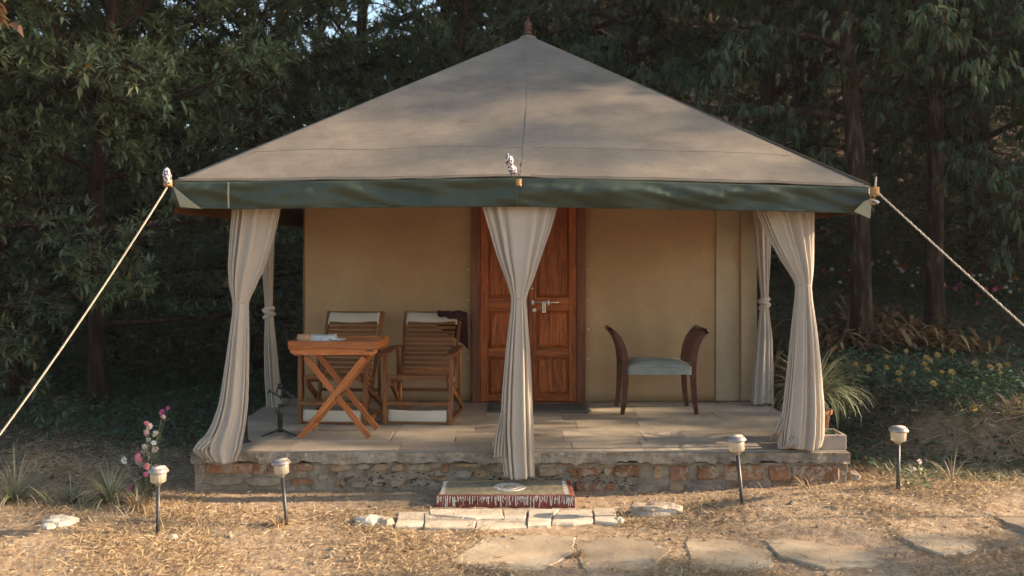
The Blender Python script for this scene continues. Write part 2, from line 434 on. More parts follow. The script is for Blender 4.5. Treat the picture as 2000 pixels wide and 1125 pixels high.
M_whitepaint = plain('white_paint', (.62, .57, .52), .8, .3, 0, 50, .3)
M_bluefab = cloth('cushion_fabric', (.18, .20, .19), (.26, .28, .26), 350, stain=12)
M_shawl = None
def _shawl():
    k = N('shawl'); vo = k.n('TexVoronoi'); vo.inputs['Scale'].default_value = 45; k.l(k.tc.outputs['Object'], vo.inputs['Vector'])
    return k.out(k.ramp(vo.outputs['Distance'], [(.15, (.10, .03, .03)), (.4, (.035, .008, .012))]), .9, k.bump(vo.outputs['Distance'], .5, .006), .2)
M_shawl = _shawl()
M_mat = cloth('mat_fibre', (.09, .085, .075), (.15, .135, .115), 300, stain=5)
M_whitecloth = cloth('white_cloth', (.6, .6, .58), (.72, .71, .69), 300)
M_woven = None
def _woven():
    k = N('woven_box'); vo = k.n('TexVoronoi'); vo.inputs['Scale'].default_value = 90; k.l(k.tc.outputs['Object'], vo.inputs['Vector'])
    return k.out(k.ramp(vo.outputs['Distance'], [(.2, (.14, .05, .03)), (.35, (.45, .26, .16))]), .6, k.bump(vo.outputs['Distance'], .4, .003))
M_woven = _woven()
def petal(name, col): return plain(name, col, .6, .3, 0, 60, .35)
M_pink = petal('petal_pink', (.72, .28, .32)); M_pale_p = petal('petal_palepink', (.78, .6, .52)); M_mag = petal('petal_magenta', (.55, .12, .28))
M_white_p = petal('petal_white', (.7, .68, .62)); M_yel = petal('petal_yellow', (.42, .28, .09)); M_red_p = petal('petal_red', (.4, .07, .04))

def _soil():
    k = N('soil'); v = k.coord()
    a = k.noise(v, 1.3, 8, .65, .4); b = k.noise(v, 14, 8, .7, .3); f = k.noise(v, 70, 4, .7)
    c = k.ramp(b, [(.25, (.20, .135, .088)), (.45, (.37, .27, .18)), (.62, (.48, .37, .26)), (.8, (.62, .51, .39))])
    c = k.mix(.55, c, k.ramp(f, [(.3, (.4, .38, .36)), (.6, (1.05, 1.05, 1.05))]), 'MULTIPLY')
    c = k.mix(.6, c, k.ramp(a, [(.3, (.6, .56, .5)), (.65, (1.15, 1.1, 1.05))]), 'MULTIPLY')
    # soil colour turns darker towards the back of the ground
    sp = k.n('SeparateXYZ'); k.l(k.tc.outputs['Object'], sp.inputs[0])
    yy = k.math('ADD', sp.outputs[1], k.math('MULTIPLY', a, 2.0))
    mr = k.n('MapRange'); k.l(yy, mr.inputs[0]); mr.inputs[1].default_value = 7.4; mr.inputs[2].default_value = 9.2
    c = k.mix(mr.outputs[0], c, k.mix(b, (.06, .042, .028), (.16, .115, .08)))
    return k.out(c, .95, k.bump(f, .7, .008, k.bump(b, .9, .03)), .2)
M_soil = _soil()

# ------------------------------------------------------------------ ground
def build_ground():
    def axis(parts):
        out = []
        for a, b, n in parts: out += list(np.linspace(a, b, n, endpoint=False))
        out.append(parts[-1][1]); return np.array(out)
    xs = axis([(-120, -30, 12), (-30, -8, 22), (-8, -3.6, 44), (-3.6, 4.2, 300), (4.2, 9, 60), (9, 30, 24), (30, 120, 12)])
    ys = axis([(-60, 0, 8), (0, 4.6, 20), (4.6, 7.2, 150), (7.2, 12, 110), (12, 30, 50), (30, 120, 20)])
    X, Y = np.meshgrid(xs, ys); Z = ground_h(X, np.minimum(Y, 60))
    fine = (np.abs(X) < 5) & (Y > 4.4) & (Y < 12)
    Z = Z + fine * (.006 * sn(X, Y, 17, 2) + .004 * sn(Y, X, 37, 11))
    V = np.stack([X, Y, Z], -1).reshape(-1, 3); nx = len(xs); ny = len(ys)
    i = np.arange((ny - 1) * (nx - 1)); r = i // (nx - 1); c = i % (nx - 1); a = r * nx + c
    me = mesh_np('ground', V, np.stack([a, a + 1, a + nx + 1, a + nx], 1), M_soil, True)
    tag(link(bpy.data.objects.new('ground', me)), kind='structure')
build_ground()

# ------------------------------------------------------------------ leaves
rng = np.random.RandomState(11)
def leafT(wd=.26, fold=.10, curl=.22):
    V = np.array([[0, 0, 0], [.42, wd / 2, fold * .5 - curl * .18], [.48, 0, -curl * .22], [.42, -wd / 2, fold * .5 - curl * .18], [1, 0, -curl]])
    return V, np.array([[0, 2, 1], [0, 3, 2], [1, 2, 4], [2, 3, 4]])
def bladeT(wd=.05, curl=.25):
    V = np.array([[0, -wd / 2, 0], [0, wd / 2, 0], [.5, wd * .4, -curl * .3], [.5, -wd * .4, -curl * .3], [1, 0, -curl]])
    return V, np.array([[0, 1, 2], [0, 2, 3], [3, 2, 4]])
def sliverT(wd=.06, curl=.2):
    return np.array([[0, 0, 0], [.45, wd / 2, -curl * .2], [.55, -wd / 2, -curl * .3], [1, 0, -curl]]), np.array([[0, 2, 1], [1, 2, 3]])
def frames(d, roll):
    """local x -> d, z as near to world up as possible, rolled"""
    d = d / np.linalg.norm(d, axis=1, keepdims=True)
    up = np.tile([0, 0, 1.0], (len(d), 1)); s = np.cross(up, d); n = np.linalg.norm(s, axis=1, keepdims=True)
    s = np.where(n > 1e-3, s / np.maximum(n, 1e-3), [[1.0, 0, 0]]); z = np.cross(d, s)
    c, q = np.cos(roll)[:, None], np.sin(roll)[:, None]
    return d, s * c + z * q, z * c - s * q
def scatter(T, pos, d, size, roll, wscale=None):
    V, F = T; x, y, z = frames(d, roll); n = len(pos); sz = size[:, None, None]
    ws = np.ones(n) if wscale is None else wscale
    W = pos[:, None, :] + sz * (V[None, :, 0:1] * x[:, None] + V[None, :, 1:2] * y[:, None] * ws[:, None, None] + V[None, :, 2:3] * z[:, None])
    Fa = (F[None] + (np.arange(n) * len(V))[:, None, None]).reshape(-1, F.shape[1])
    return W.reshape(-1, 3), Fa

def rosettes(cent, axis, nl, ln, kind, r):
    """nl leaves round every centre"""
    n = len(cent); c = np.repeat(cent, nl, 0); ax = np.repeat(axis, nl, 0)
    ax = ax / np.linalg.norm(ax, axis=1, keepdims=True)
    ph = (np.tile(np.arange(nl), n) * 2.39996 + np.repeat(r.uniform(0, 6.28, n), nl)) + r.uniform(-.3, .3, n * nl)
    t = np.cross(ax, np.tile([0.3, .2, 1.0], (n * nl, 1))); t /= np.maximum(np.linalg.norm(t, axis=1, keepdims=True), 1e-3); b = np.cross(ax, t)
    if kind == 'rosette': out = r.uniform(.8, 1.9, n * nl); dr = .12
    elif kind == 'droop': out = r.uniform(.5, 1.4, n * nl); dr = -.9
    else: out = r.uniform(.5, 2.0, n * nl); dr = 0
    d = ax + out[:, None] * (t * np.cos(ph)[:, None] + b * np.sin(ph)[:, None]); d /= np.linalg.norm(d, axis=1, keepdims=True)
    d[:, 2] += dr + r.uniform(-.2, .2, n * nl)
    back = r.uniform(0, .6, n * nl)[:, None] * ln * .9
    p = c - ax * back
    return p, d, ln * r.uniform(.5, 1.2, n * nl) * np.repeat(r.uniform(.7, 1.15, n), nl), r.uniform(-.6, .6, n * nl)

def tree_mesh(seed, H=7.5, r0=.14, base=1.3, limbs=26, ll=2.2, kind='rosette', ln=.13, nl=8, lean=(0, 0), wd=.26, droop=0.0, mat=None, bark=None, twigs=11, subs=6, topfill=1.0):
    r = random.Random(seed); nr = np.random.RandomState(seed); mb = MB()
    pts = []; x = y = 0; n = 14
    for i in range(n + 1):
        t = i / n
        pts.append(Vector((lean[0] * t + .12 * math.sin(t * 5 + seed), lean[1] * t + .12 * math.cos(t * 4.1 + seed * 2) - .12 * math.cos(seed * 2), H * t - (.15 if i == 0 else 0))))
    rad = [r0 * (1.35 if i == 0 else 1) * (1 - .82 * i / n) + .01 for i in range(n + 1)]
    mb.tube(pts, rad, 10)
    def at(t):
        f = t * n; i = min(int(f), n - 1); return pts[i].lerp(pts[i + 1], f - i)
    cen = []; axs = []
    for k in range(limbs):
        t = (base / H) + (1 - base / H) * ((k + r.random()) / limbs) ** .85
        p = at(min(t, .99)); az = k * 2.4 + r.uniform(-.4, .4); el = r.uniform(-.05, .5) + .5 * t
        L = ll * (1.05 - .55 * t * topfill) * r.uniform(.7, 1.15)
        d = Vector((math.cos(az) * math.cos(el), math.sin(az) * math.cos(el), math.sin(el)))
        lp = [p.copy()]; q = p.copy(); m = 7
        for j in range(m):
            d = (d + Vector((r.uniform(-.18, .18), r.uniform(-.18, .18), r.uniform(-.14, .16) - droop * j / m))).normalized()
            q = q + d * (L / m); lp.append(q.copy())
        rl = max(.012, rad[min(n, int(t * n))] * .42)
        mb.tube(lp, [rl * (1 - .8 * j / m) + .004 for j in range(m + 1)], 6, False)
        for s_ in range(subs):
            j = 2 + int((m - 1) * (s_ + r.random()) / subs); j = min(j, m); sp = lp[j]
            dd = (lp[j] - lp[j - 1]).normalized()
            sd = (dd + Vector((r.uniform(-1, 1), r.uniform(-1, 1), r.uniform(-.45, .7) - droop)) * .95).normalized()
            SL = L * r.uniform(.22, .42); s1 = sp + sd * SL * .5 + Vector((0, 0, -.05 * droop)); s2 = s1 + (sd + Vector((r.uniform(-.3, .3), r.uniform(-.3, .3), -.4 * droop))).normalized() * SL * .55
            mb.tube([sp, s1, s2], [.011, .008, .004], 4, False)
            for w_ in range(twigs):
                u = r.random() ** .7; tp = sp.lerp(s1, u * 2) if u < .5 else s1.lerp(s2, u * 2 - 1)
                td = (sd + Vector((r.gauss(0, .8), r.gauss(0, .8), r.gauss(.15, .5) - droop))).normalized()
                te = tp + td * r.uniform(.08, .34)
                if w_ % 2 == 0: mb.tube([tp, te], [.004, .003], 3, False)
                cen.append(te); axs.append(td)
    cen = np.array([tuple(c) for c in cen]); axs = np.array([tuple(a) for a in axs])
    p, d, s, ro = rosettes(cen, axs, nl, ln, kind, nr)
    V, F = scatter(leafT(wd, .10, .16 if kind != 'droop' else .3), p, d, s, ro)
    crown = mesh_np('crown', V, F, mat)
    tm = bpy.data.meshes.new('trunk'); tm.from_pydata(mb.v, [], mb.f); tm.update()
    tm.polygons.foreach_set('use_smooth', [True] * len(tm.polygons)); tm.materials.append(bark or M_bark)
    return tm, crown

def plant_tree(model, x, y, rz, s, label, group=None, name='broadleaf_tree', dz=0, cat='tree'):
    t = thing(name, (x, y, float(ground_h(x, min(y, 60))) - .05 + dz), label, cat, group, rz)
    a = link(bpy.data.objects.new('trunk', model[0]), t); b = link(bpy.data.objects.new('crown', model[1]), t)
    t.scale = (s, s, s)
    return t

TA = tree_mesh(3, 8.2, .10, .9, 46, 2.3, 'rosette', .135, 8, (.3, 0), .27, 0, M_rosette, M_bark, 15, 8)
TB = tree_mesh(8, 8.0, .09, .8, 46, 2.2, 'rosette', .13, 8, (-.4, .2), .27, .05, M_rosette, M_bark, 15, 8)
TC = tree_mesh(14, 9.0, .115, 2.35, 40, 2.6, 'droop', .145, 7, (-.1, -.1), .25, .3, M_droop, M_barkgrey, 14, 8)
TD = tree_mesh(21, 8.6, .10, 1.8, 40, 2.5, 'droop', .14, 7, (.2, .1), .24, .35, M_droop, M_barkgrey, 14, 8)
TE = tree_mesh(33, 10, .18, 2.0, 40, 2.8, 'fine', .10, 9, (0, 0), .34, .1, M_fine, M_bark, 10, 7)
GRP_B = 'trees of the dense wood behind the tent'
# trees seen left of the tent
plant_tree(TA, -4.75, 10.7, .6, 1.0, 'dense evergreen tree with whorled leaves rising behind the left guy rope')
plant_tree(TB, -6.3, 9.0, 5.6, .82, 'nearest low boughed evergreen tree at the left edge, its leaves almost touching the rope')
plant_tree(TB, -6.1, 11.4, 2.0, 1.0, 'bushy evergreen tree at the far left edge, leaves in grey green whorls')
plant_tree(TA, -3.6, 13.4, 3.3, 1.05, 'evergreen tree close behind the left roof slope of the tent')
plant_tree(TB, -5.6, 13.2, 4.4, 1.08, 'second row evergreen tree between the two nearest left trees')
plant_tree(TB, -7.9, 12.4, 5.0, 1.1, 'leafy evergreen tree filling the top left corner')
plant_tree(TA, -1.0, 15.6, 1.2, 1.0, 'evergreen tree whose crown shows left of the roof finial')
plant_tree(TB, -3.0, 17.0, .3, 1.1, 'tree with gaps of sky behind, left of the roof peak')
# trees seen right of the tent
plant_tree(TC, 3.95, 10.5, .5, 1.0, 'tall tree with reddish bare trunk just right of the tent roof', name='tall_tree')
plant_tree(TD, 5.25, 11.1, 2.2, 1.0, 'tree with drooping lance leaves and grey patched trunk behind right guy rope', name='tall_tree')
plant_tree(TD, 6.9, 10.6, 4.0, 1.05, 'drooping leaved tree at the right edge of the view', name='tall_tree')
plant_tree(TE, 3.9, 13.6, 2.0, .8, 'dark fine leaved tree close behind the right roof slope', name='tall_tree')
plant_tree(TE, 6.6, 13.0, 1.0, .75, 'dark fine leaved tree behind the grey patched trunk', name='tall_tree')
plant_tree(TD, 7.9, 10.2, .9, .95, 'leaning tree just outside the right edge whose hanging boughs reach into view', name='tall_tree')
plant_tree(TE, -7.4, 14.6, 1.0, .9, 'fine leaved tree behind the far left evergreens', name='tall_tree')
plant_tree(TC, 1.9, 15.2, 3.6, 1.0, 'tree with hanging leaves directly behind the right roof slope', name='tall_tree')
plant_tree(TC, 4.6, 14.6, 5.1, 1.0, 'tree in second row behind the two bare trunks on the right', name='tall_tree')
plant_tree(TD, 7.6, 14.4, 1.1, 1.1, 'tree on the slope above the flower bed at far right', name='tall_tree')
for i, (x, y) in enumerate([(-10, 16), (-7, 17.5), (-5, 20), (-1.5, 20), (.8, 18.5), (3.2, 19), (6, 18), (8.6, 18), (11, 16), (-12, 21), (-8.6, 22), (10, 22), (5, 23), (.5, 23), (-4, 24)]):
    plant_tree(TE, x, y, i * 1.7, 1.0 + .12 * (i % 3), 'dark fine leaved tree in the deep wood behind the tent', GRP_B, name='forest_tree')
# wood right of the frame: unseen trees placed to throw the dappled shade
for i, (x, y, s) in enumerate([(13.5, 10.4, .78), (17, 11.6, 1.2), (21, 12.6, 1.45), (25.5, 12.2, 1.6), (24, 16.5, 1.5), (10.5, 15.5, 1.0), (16, 19, 1.2), (29, 10.6, 1.6), (8.9, 4.95, .40), (11.5, 5.3, .42), (33, 13.5, 1.8), (37, 13.6, 1.8)]):
    plant_tree((TE, TD, TC)[i % 3], x, y, i * 2.1 + .4, s, 'unseen tree of the wood beyond the right edge, placed to throw shade', 'unseen shade trees of the wood right of the camp', name='forest_tree')

# ------------------------------------------------------------------ distant undergrowth masses
def clump_mass(name, n, xr, yr, zr, ln, T, mat, seed, density=None, up=.5, label=None):
    r = np.random.RandomState(seed); x = r.uniform(*xr, n); y = r.uniform(*yr, n)
    if density is not None:
        k = r.uniform(0, 1, n) < density(x, y); x = x[k]; y = y[k]; n = len(x)
    z = ground_h(x, y) + r.uniform(zr[0], zr[1], n) ** 1
    d = r.normal(0, 1, (n, 3)); d[:, 2] = np.abs(d[:, 2]) * up + .05
    V, F = scatter(T, np.stack([x, y, z], 1), d, ln * r.uniform(.5, 1.3, n), r.uniform(-1, 1, n))
    o = link(bpy.data.objects.new(name, mesh_np(name, V, F, mat))); tag(o, label, None, None, 'stuff'); return o

notent = lambda x, y: 1.0 * ~((x > -2.5) & (x < 2.75) & (y > 6.6) & (y < 13.4))
def dens_cover(x, y):
    p = sn(x, y, 1.3, 4)
    left = (x < -2.3) * sstep(7.6, 9.0, y) * sstep(-.5, .6, p + .4 * sstep(8.6, 9.6, y))
    right = (x > 2.75) * (.45 + .55 * sstep(7.35, 7.6, y + np.clip(.5 * (x - 3.7), -.45, .35))) * sstep(-.9, .1, p) * (y > 6.9)
    return (left * .9 + right * .8) * notent(x, y)
clump_mass('ground_cover', 95000, (-8, 9), (7, 13), (0, .10), .055, leafT(.55, .1, .2), M_cover, 2, dens_cover, .5, 'low green weeds covering the ground under the trees')
clump_mass('leaf_litter', 26000, (-9, 10), (6.9, 16), (0, .03), .07, leafT(.42, .15, .3), M_litter, 3, lambda x, y: notent(x, y) * (.35 + .65 * (x > 2.6)) * (1 - .8 * sstep(11, 13, y)), .25, 'fallen brown leaves lying under the trees')
def und(x, y): return sstep(-.3, .6, sn(x, y, .9, 7)) * (y > 13.2) * 1.0 + (y > 14) * (x > 2) * .7
clump_mass('undergrowth', 90000, (-16, 16), (13.2, 26), (0, 2.2), .16, leafT(.38, .1, .2), M_far, 4, und, .8, 'dark undergrowth deep in the wood')
clump_mass('forest', 90000, (-34, 34), (24, 44), (0, 5.5), .42, leafT(.5, .1, .2), M_far, 5, None, .8, 'far wooded hillside seen as one dark mass')
def dens_left(x, y): return (x < -2.8) * sstep(10.6, 11.4, y) * sstep(-.8, .2, sn(x, y, 1.2, 2)) + (x > 2.9) * (y > 11.9) * sstep(-1.0, -.2, sn(x, y, 1.2, 12))
clump_mass('understorey', 80000, (-10, 10), (10.6, 15.0), (0, 1.5), .11, leafT(.36, .1, .2), M_fine, 6, dens_left, .7, 'dark bushy understorey at the foot of the trees')
exec_tent = True
# ------------------------------------------------------------------ the platform
def build_platform():
    x0, x1, y0, y1 = -2.30, 2.50, 6.77, 9.25
    t = thing('stone_platform', (0.1, y0, 0), 'raised porch platform of rubble stone and brick with rough concrete rim', 'platform')
    def loc(o): o.location = o.location - Vector((0.1, y0, 0)); return o
    # mortar core with an uneven face
    def rough_box(name, a, b, mat, nx, nz, amp, seed, ny=2):
        mb = MB(); vs = []; idx = {}
        X = np.linspace(a[0], b[0], nx + 1); Z = np.linspace(a[2], b[2], nz + 1)
        for i, x in enumerate(X):
            for k, z in enumerate(Z):
                dy = amp * (mnoise.noise((x * 9, z * 14, seed)) + .6 * mnoise.noise((x * 30, z * 30, seed + 3)))
                dz = amp * (1.6 * mnoise.noise((x * 5, seed, z)) + 1.0 * mnoise.noise((x * 19, seed, z + 3))) if k == 0 else amp * .2 * mnoise.noise((x * 7, seed, z)) if k == nz else 0
                vs.append((x, a[1] + dy, z + dz))
        fs = [(i * (nz + 1) + k, (i + 1) * (nz + 1) + k, (i + 1) * (nz + 1) + k + 1, i * (nz + 1) + k + 1) for i in range(nx) for k in range(nz)]
        n = len(vs)
        topf = [i * (nz + 1) + nz for i in range(nx + 1)]; botf = [i * (nz + 1) for i in range(nx + 1)]
        vs += [(X[i], b[1], b[2]) for i in range(nx + 1)] + [(X[i], b[1], a[2]) for i in range(nx + 1)]
        for i in range(nx):
            fs.append((topf[i], topf[i + 1], n + i + 1, n + i)); fs.append((botf[i + 1], botf[i], n + nx + 1 + i, n + nx + 2 + i))
            fs.append((n + i, n + i + 1, n + nx + 2 + i, n + nx + 1 + i))
        fs.append(tuple(range(nz + 1))[::1] + (n, n + nx + 1)); e = nx * (nz + 1)
        fs.append(tuple(e + k for k in range(nz + 1)) + (n + nx, n + 2 * nx + 1))
        mb.add(vs, fs); return loc(mb.build(name, mat, t, smooth=False))
    rough_box('rubble_core', (x0, y0 + .012, -.12), (x1, y1, .205), M_mortar, 260, 18, .011, 1)
    rough_box('concrete_rim', (x0 - .02, y0 - .018, .21), (x1 + .015, y1 + .02, .283), M_slab, 260, 5, .017, 5)
    # stones and bricks of the front face; sizes read off the photograph at 266 px per metre
    S = [(388, 401, 895, 924, 'B'), (403, 494, 895, 924, 'B'), (496, 522, 895, 925, 'B'), (526, 562, 899, 921, 'R'), (567, 616, 892, 920, 'R'), (641, 689, 903, 921, 'O'), (694, 722, 900, 917, 'M'), (727, 757, 900, 920, 'O'),
         (763, 792, 905, 921, 'R'), (800, 856, 897, 921, 'O'), (860, 877, 903, 924, 'R'), (881, 942, 895, 913, 'O'), (886, 922, 917, 934, 'M'), (926, 952, 916, 934, 'O'), (957, 985, 901, 926, 'O'), (1003, 1042, 903, 926, 'R'), (1066, 1157, 896, 909, 'R'), (1048, 1094, 913, 930, 'O'),
         (1107, 1175, 914, 932, 'R'), (1180, 1194, 912, 928, 'O'), (1198, 1249, 908, 933, 'R'), (1275, 1296, 909, 938, 'O'), (1308, 1344, 911, 939, 'B'), (1360, 1403, 907, 938, 'R'), (1414, 1492, 909, 939, 'B'), (1503, 1543, 910, 939, 'B'), (1546, 1640, 910, 939, 'B'),
         (567, 613, 934, 947, 'R'), (653, 676, 938, 951, 'O'), (683, 716, 940, 953, 'M'), (722, 752, 935, 950, 'R'), (760, 790, 937, 952, 'O'), (800, 838, 935, 950, 'M'), (400, 470, 930, 948, 'M'), (478, 545, 931, 949, 'M'), (1124, 1206, 942, 962, 'B'), (1212, 1236, 943, 960, 'R'), (1243, 1290, 944, 960, 'M'), (1303, 1338, 943, 961, 'O'), (1352, 1411, 944, 962, 'M'), (1430, 1485, 944, 966, 'R'), (1500, 1560, 944, 962, 'O'), (1570, 1638, 943, 962, 'R'),
         (620, 640, 925, 937, 'M'), (842, 872, 928, 940, 'R')]
    mats = {'B': M_brick, 'R': M_stoneR, 'O': M_stoneO, 'M': M_mortar}
    for i, (a, b, c, d, k) in enumerate(S):
        xa, xb = (a - VX) / FPX * y0, (b - VX) / FPX * y0; zt, zb = CAMZ - (c - VY) / FPX * y0, CAMZ - (d - VY) / FPX * y0
        zt = min(zt, .203); w_, h_ = (xb - xa) / 2, (zt - zb) / 2; cx, cz = (xa + xb) / 2, (zt + zb) / 2
        r = random.Random(i * 3 + 1); mb = MB(); n = 12 if k != 'B' else 8; pr = .010 + r.random() * .014; vs = []
        for ring, (sc_, yy) in enumerate(((1.03, .03), (1.03, -pr * .1), (.86 if k != 'B' else .95, -pr))):
            for q in range(n):
                an = 2 * PI * (q + .5) / n; ex = .55 if k != 'B' else .18
                ux = math.copysign(abs(math.cos(an)) ** ex, math.cos(an)); uz = math.copysign(abs(math.sin(an)) ** ex, math.sin(an))
                rr = 1 + (.22 if k != 'B' else .05) * (random.Random(i * 50 + q).random() - .5) * 1.6
                vs.append((ux * w_ * rr * sc_, yy, uz * h_ * min(rr, 1.05) * sc_))
        vs.append((0, -pr * 1.05, 0)); fs = []
        for g in range(2):
            for q in range(n):
                q2 = (q + 1) % n; fs.append((g * n + q, g * n + q2, (g + 1) * n + q2, (g + 1) * n + q))
        for q in range(n): fs.append((2 * n + q, 2 * n + (q + 1) % n, 3 * n))
        mb.add(vs, fs); o = mb.build('brick' if k == 'B' else 'stone', mats[k], t); o.location = (cx - .1, .012, cz)
    # moss clods in the joints
    r = random.Random(4); mb = MB()
    for i in range(260):
        px = r.uniform(620, 980) if i < 120 else r.uniform(1000, 1240); px = r.gauss(r.choice((700, 760, 835, 900, 960)), 26) if i < 120 else px; py = r.choice((925, 931, 938, 943, 951)) + r.gauss(0, 4) + (px > 1000) * 4
        x, _, z = P(px, py, y0); s = r.uniform(.003, .011)
        mb.lathe([(.2 * s, -s * .5), (s, 0), (.3 * s, s * .6)], (x, y0 - .004, z), 6, Matrix.Diagonal((1.6, .7, .8)))
    o = mb.build('moss', M_moss, t); o['kind'] = 'stuff'; loc(o)
    # side courses (each side has its own stones, seen from a step aside)
    for side in (x0, x1):
        for k in range(9):
            for row in range(2):
                yy = y0 + .16 + k * .26 + (.1 if row else 0); mb = MB().box((0, 0, 0), (.05, .20, .085)); o = mb.build('brick', M_brick, t, bevel=.01)
                o.location = (side - .1, yy - y0, .155 - row * .11)
    # floor: mortar bed plus flagstones 4 mm proud
    mb = MB().box(((x0 + x1) / 2, (y0 + y1) / 2, .2855), (x1 - x0 - .02, y1 - y0 - .02, .004)); loc(mb.build('floor_bed', M_joint, t))
    ys = [y0 + .02, 7.12, 7.55, 7.98, 8.45, 8.9, y1 - .02]
    for a in range(6):
        r = random.Random(a + 40); xx = x0 + .02
        while xx < x1 - .05:
            wd = r.uniform(.5, .85); xe = min(xx + wd, x1 - .02)
            if x1 - xe < .3: xe = x1 - .02
            g = .0028; j = lambda: r.uniform(-.012, .012)
            ya, yb = ys[a] + g, ys[a + 1] - g
            poly = [(xx + g + j(), ya + j() * .5), ((xx + xe) / 2, ya + j() * .6), (xe - g + j(), ya + j() * .5), (xe - g + j(), yb + j() * .5), ((xx + xe) / 2, yb + j() * .6), (xx + g + j(), yb + j() * .5)]
            cx = sum(p[0] for p in poly) / 6; cy = sum(p[1] for p in poly) / 6
            mb = MB().prism([(p[0] - cx, p[1] - cy) for p in poly], -.004, .0045 + 0, .0008)
            o = mb.build('flagstone', M_floor, t); o.location = (cx - .1, cy - y0, .286)
            xx = xe
build_platform()

# painted step
def build_step():
    xa, xb, ya, yb, h = -.495, .463, 6.33, 6.745, .082
    t = thing('painted_step', ((xa + xb) / 2, (ya + yb) / 2, 0), 'low maroon step painted with white stripes and a round white motif', 'step')
    W = xb - xa; D = yb - ya
    mb = MB(); n = 24; pf = []
    for i in range(n + 1):
        x = -W / 2 + W * i / n; pf.append((x, -D / 2 + .006 * mnoise.noise((x * 6, 0, 0))))
    poly = pf + [(W / 2, D / 2), (-W / 2 + .04, D / 2)]
    mb.prism(poly, -.05, h, .008); mb.build('block', M_stepred, t)
    MB().prism([(-W / 2 + .018, -D / 2 + .012), (W / 2 - .03, -D / 2 + .012), (W / 2 - .035, D / 2 - .01), (-W / 2 + .055, D / 2 - .01)], h - .002, h + .004).build('tread', M_steptop, t)
    r = random.Random(3); mb = MB(); x = -W / 2 + .012
    while x < W / 2 - .012:          # dripping paint strokes down the riser
        wd = r.uniform(.003, .008); ln = r.uniform(.35, .98) * h * 1.0; y = -D / 2 - .0035
        za = h - r.uniform(0, .008)
        mb.sweep([(x, y, za), (x + r.uniform(-.004, .004), y - .001, za - ln * .5), (x + r.uniform(-.006, .006), y, za - ln)], wd / 2, .0015, (1, 0, 0))
        if r.random() < .35: mb.sweep([(x, y, za - ln * .2), (x + .012, y - .001, za - ln * .45), (x + .022, y, za - ln * .2)], .002, .0015, (0, 0, 1))
        x += wd + r.uniform(.004, .016)
    mb.build('painted_stripes', M_whitepaint, t)
    mb = MB(); zz = h + .0052; cx, cy = .03, .0
    def arc(r0, a0=0, a1=2 * PI, th=.0035, n=48, ex=1.0, ox=0, oy=0):
        mb.sweep([(cx + ox + math.cos(a0 + (a1 - a0) * k / n) * r0, cy + oy + math.sin(a0 + (a1 - a0) * k / n) * r0 * ex, zz) for k in range(n + 1)], th, .0008, (0, 0, 1)) if False else \
        mb.tube([(cx + ox + math.cos(a0 + (a1 - a0) * k / n) * r0, cy + oy + math.sin(a0 + (a1 - a0) * k / n) * r0 * ex, zz - .001) for k in range(n + 1)], th, 4)
    arc(.112, th=.0026); arc(.100, th=.0018)
    for k in range(16): arc(.012, 0, 2 * PI, .0013, 8, 1, .083 * math.cos(k * PI / 8), .083 * math.sin(k * PI / 8))
    arc(.064, th=.0018)
    for k in range(6): arc(.026, k * PI / 3 - .9, k * PI / 3 + .9, .0017, 8, 1, .03 * math.cos(k * PI / 3), .03 * math.sin(k * PI / 3))
    for sgn, n_ in ((-1, 9), (1, 9)):    # zigzags at both ends of the tread
        for k in range(n_):
            y0_ = -D / 2 + .03 + k * .04; x0_ = sgn * (W / 2 - .05)
            mb.tube([(x0_ - .02, y0_, zz - .001), (x0_ + .01, y0_ + .012, zz - .001), (x0_ - .015, y0_ + .022, zz - .001)], .0022, 4)
    mb.build('painted_motif', M_whitepaint, t)['kind'] = 'stuff'
build_step()

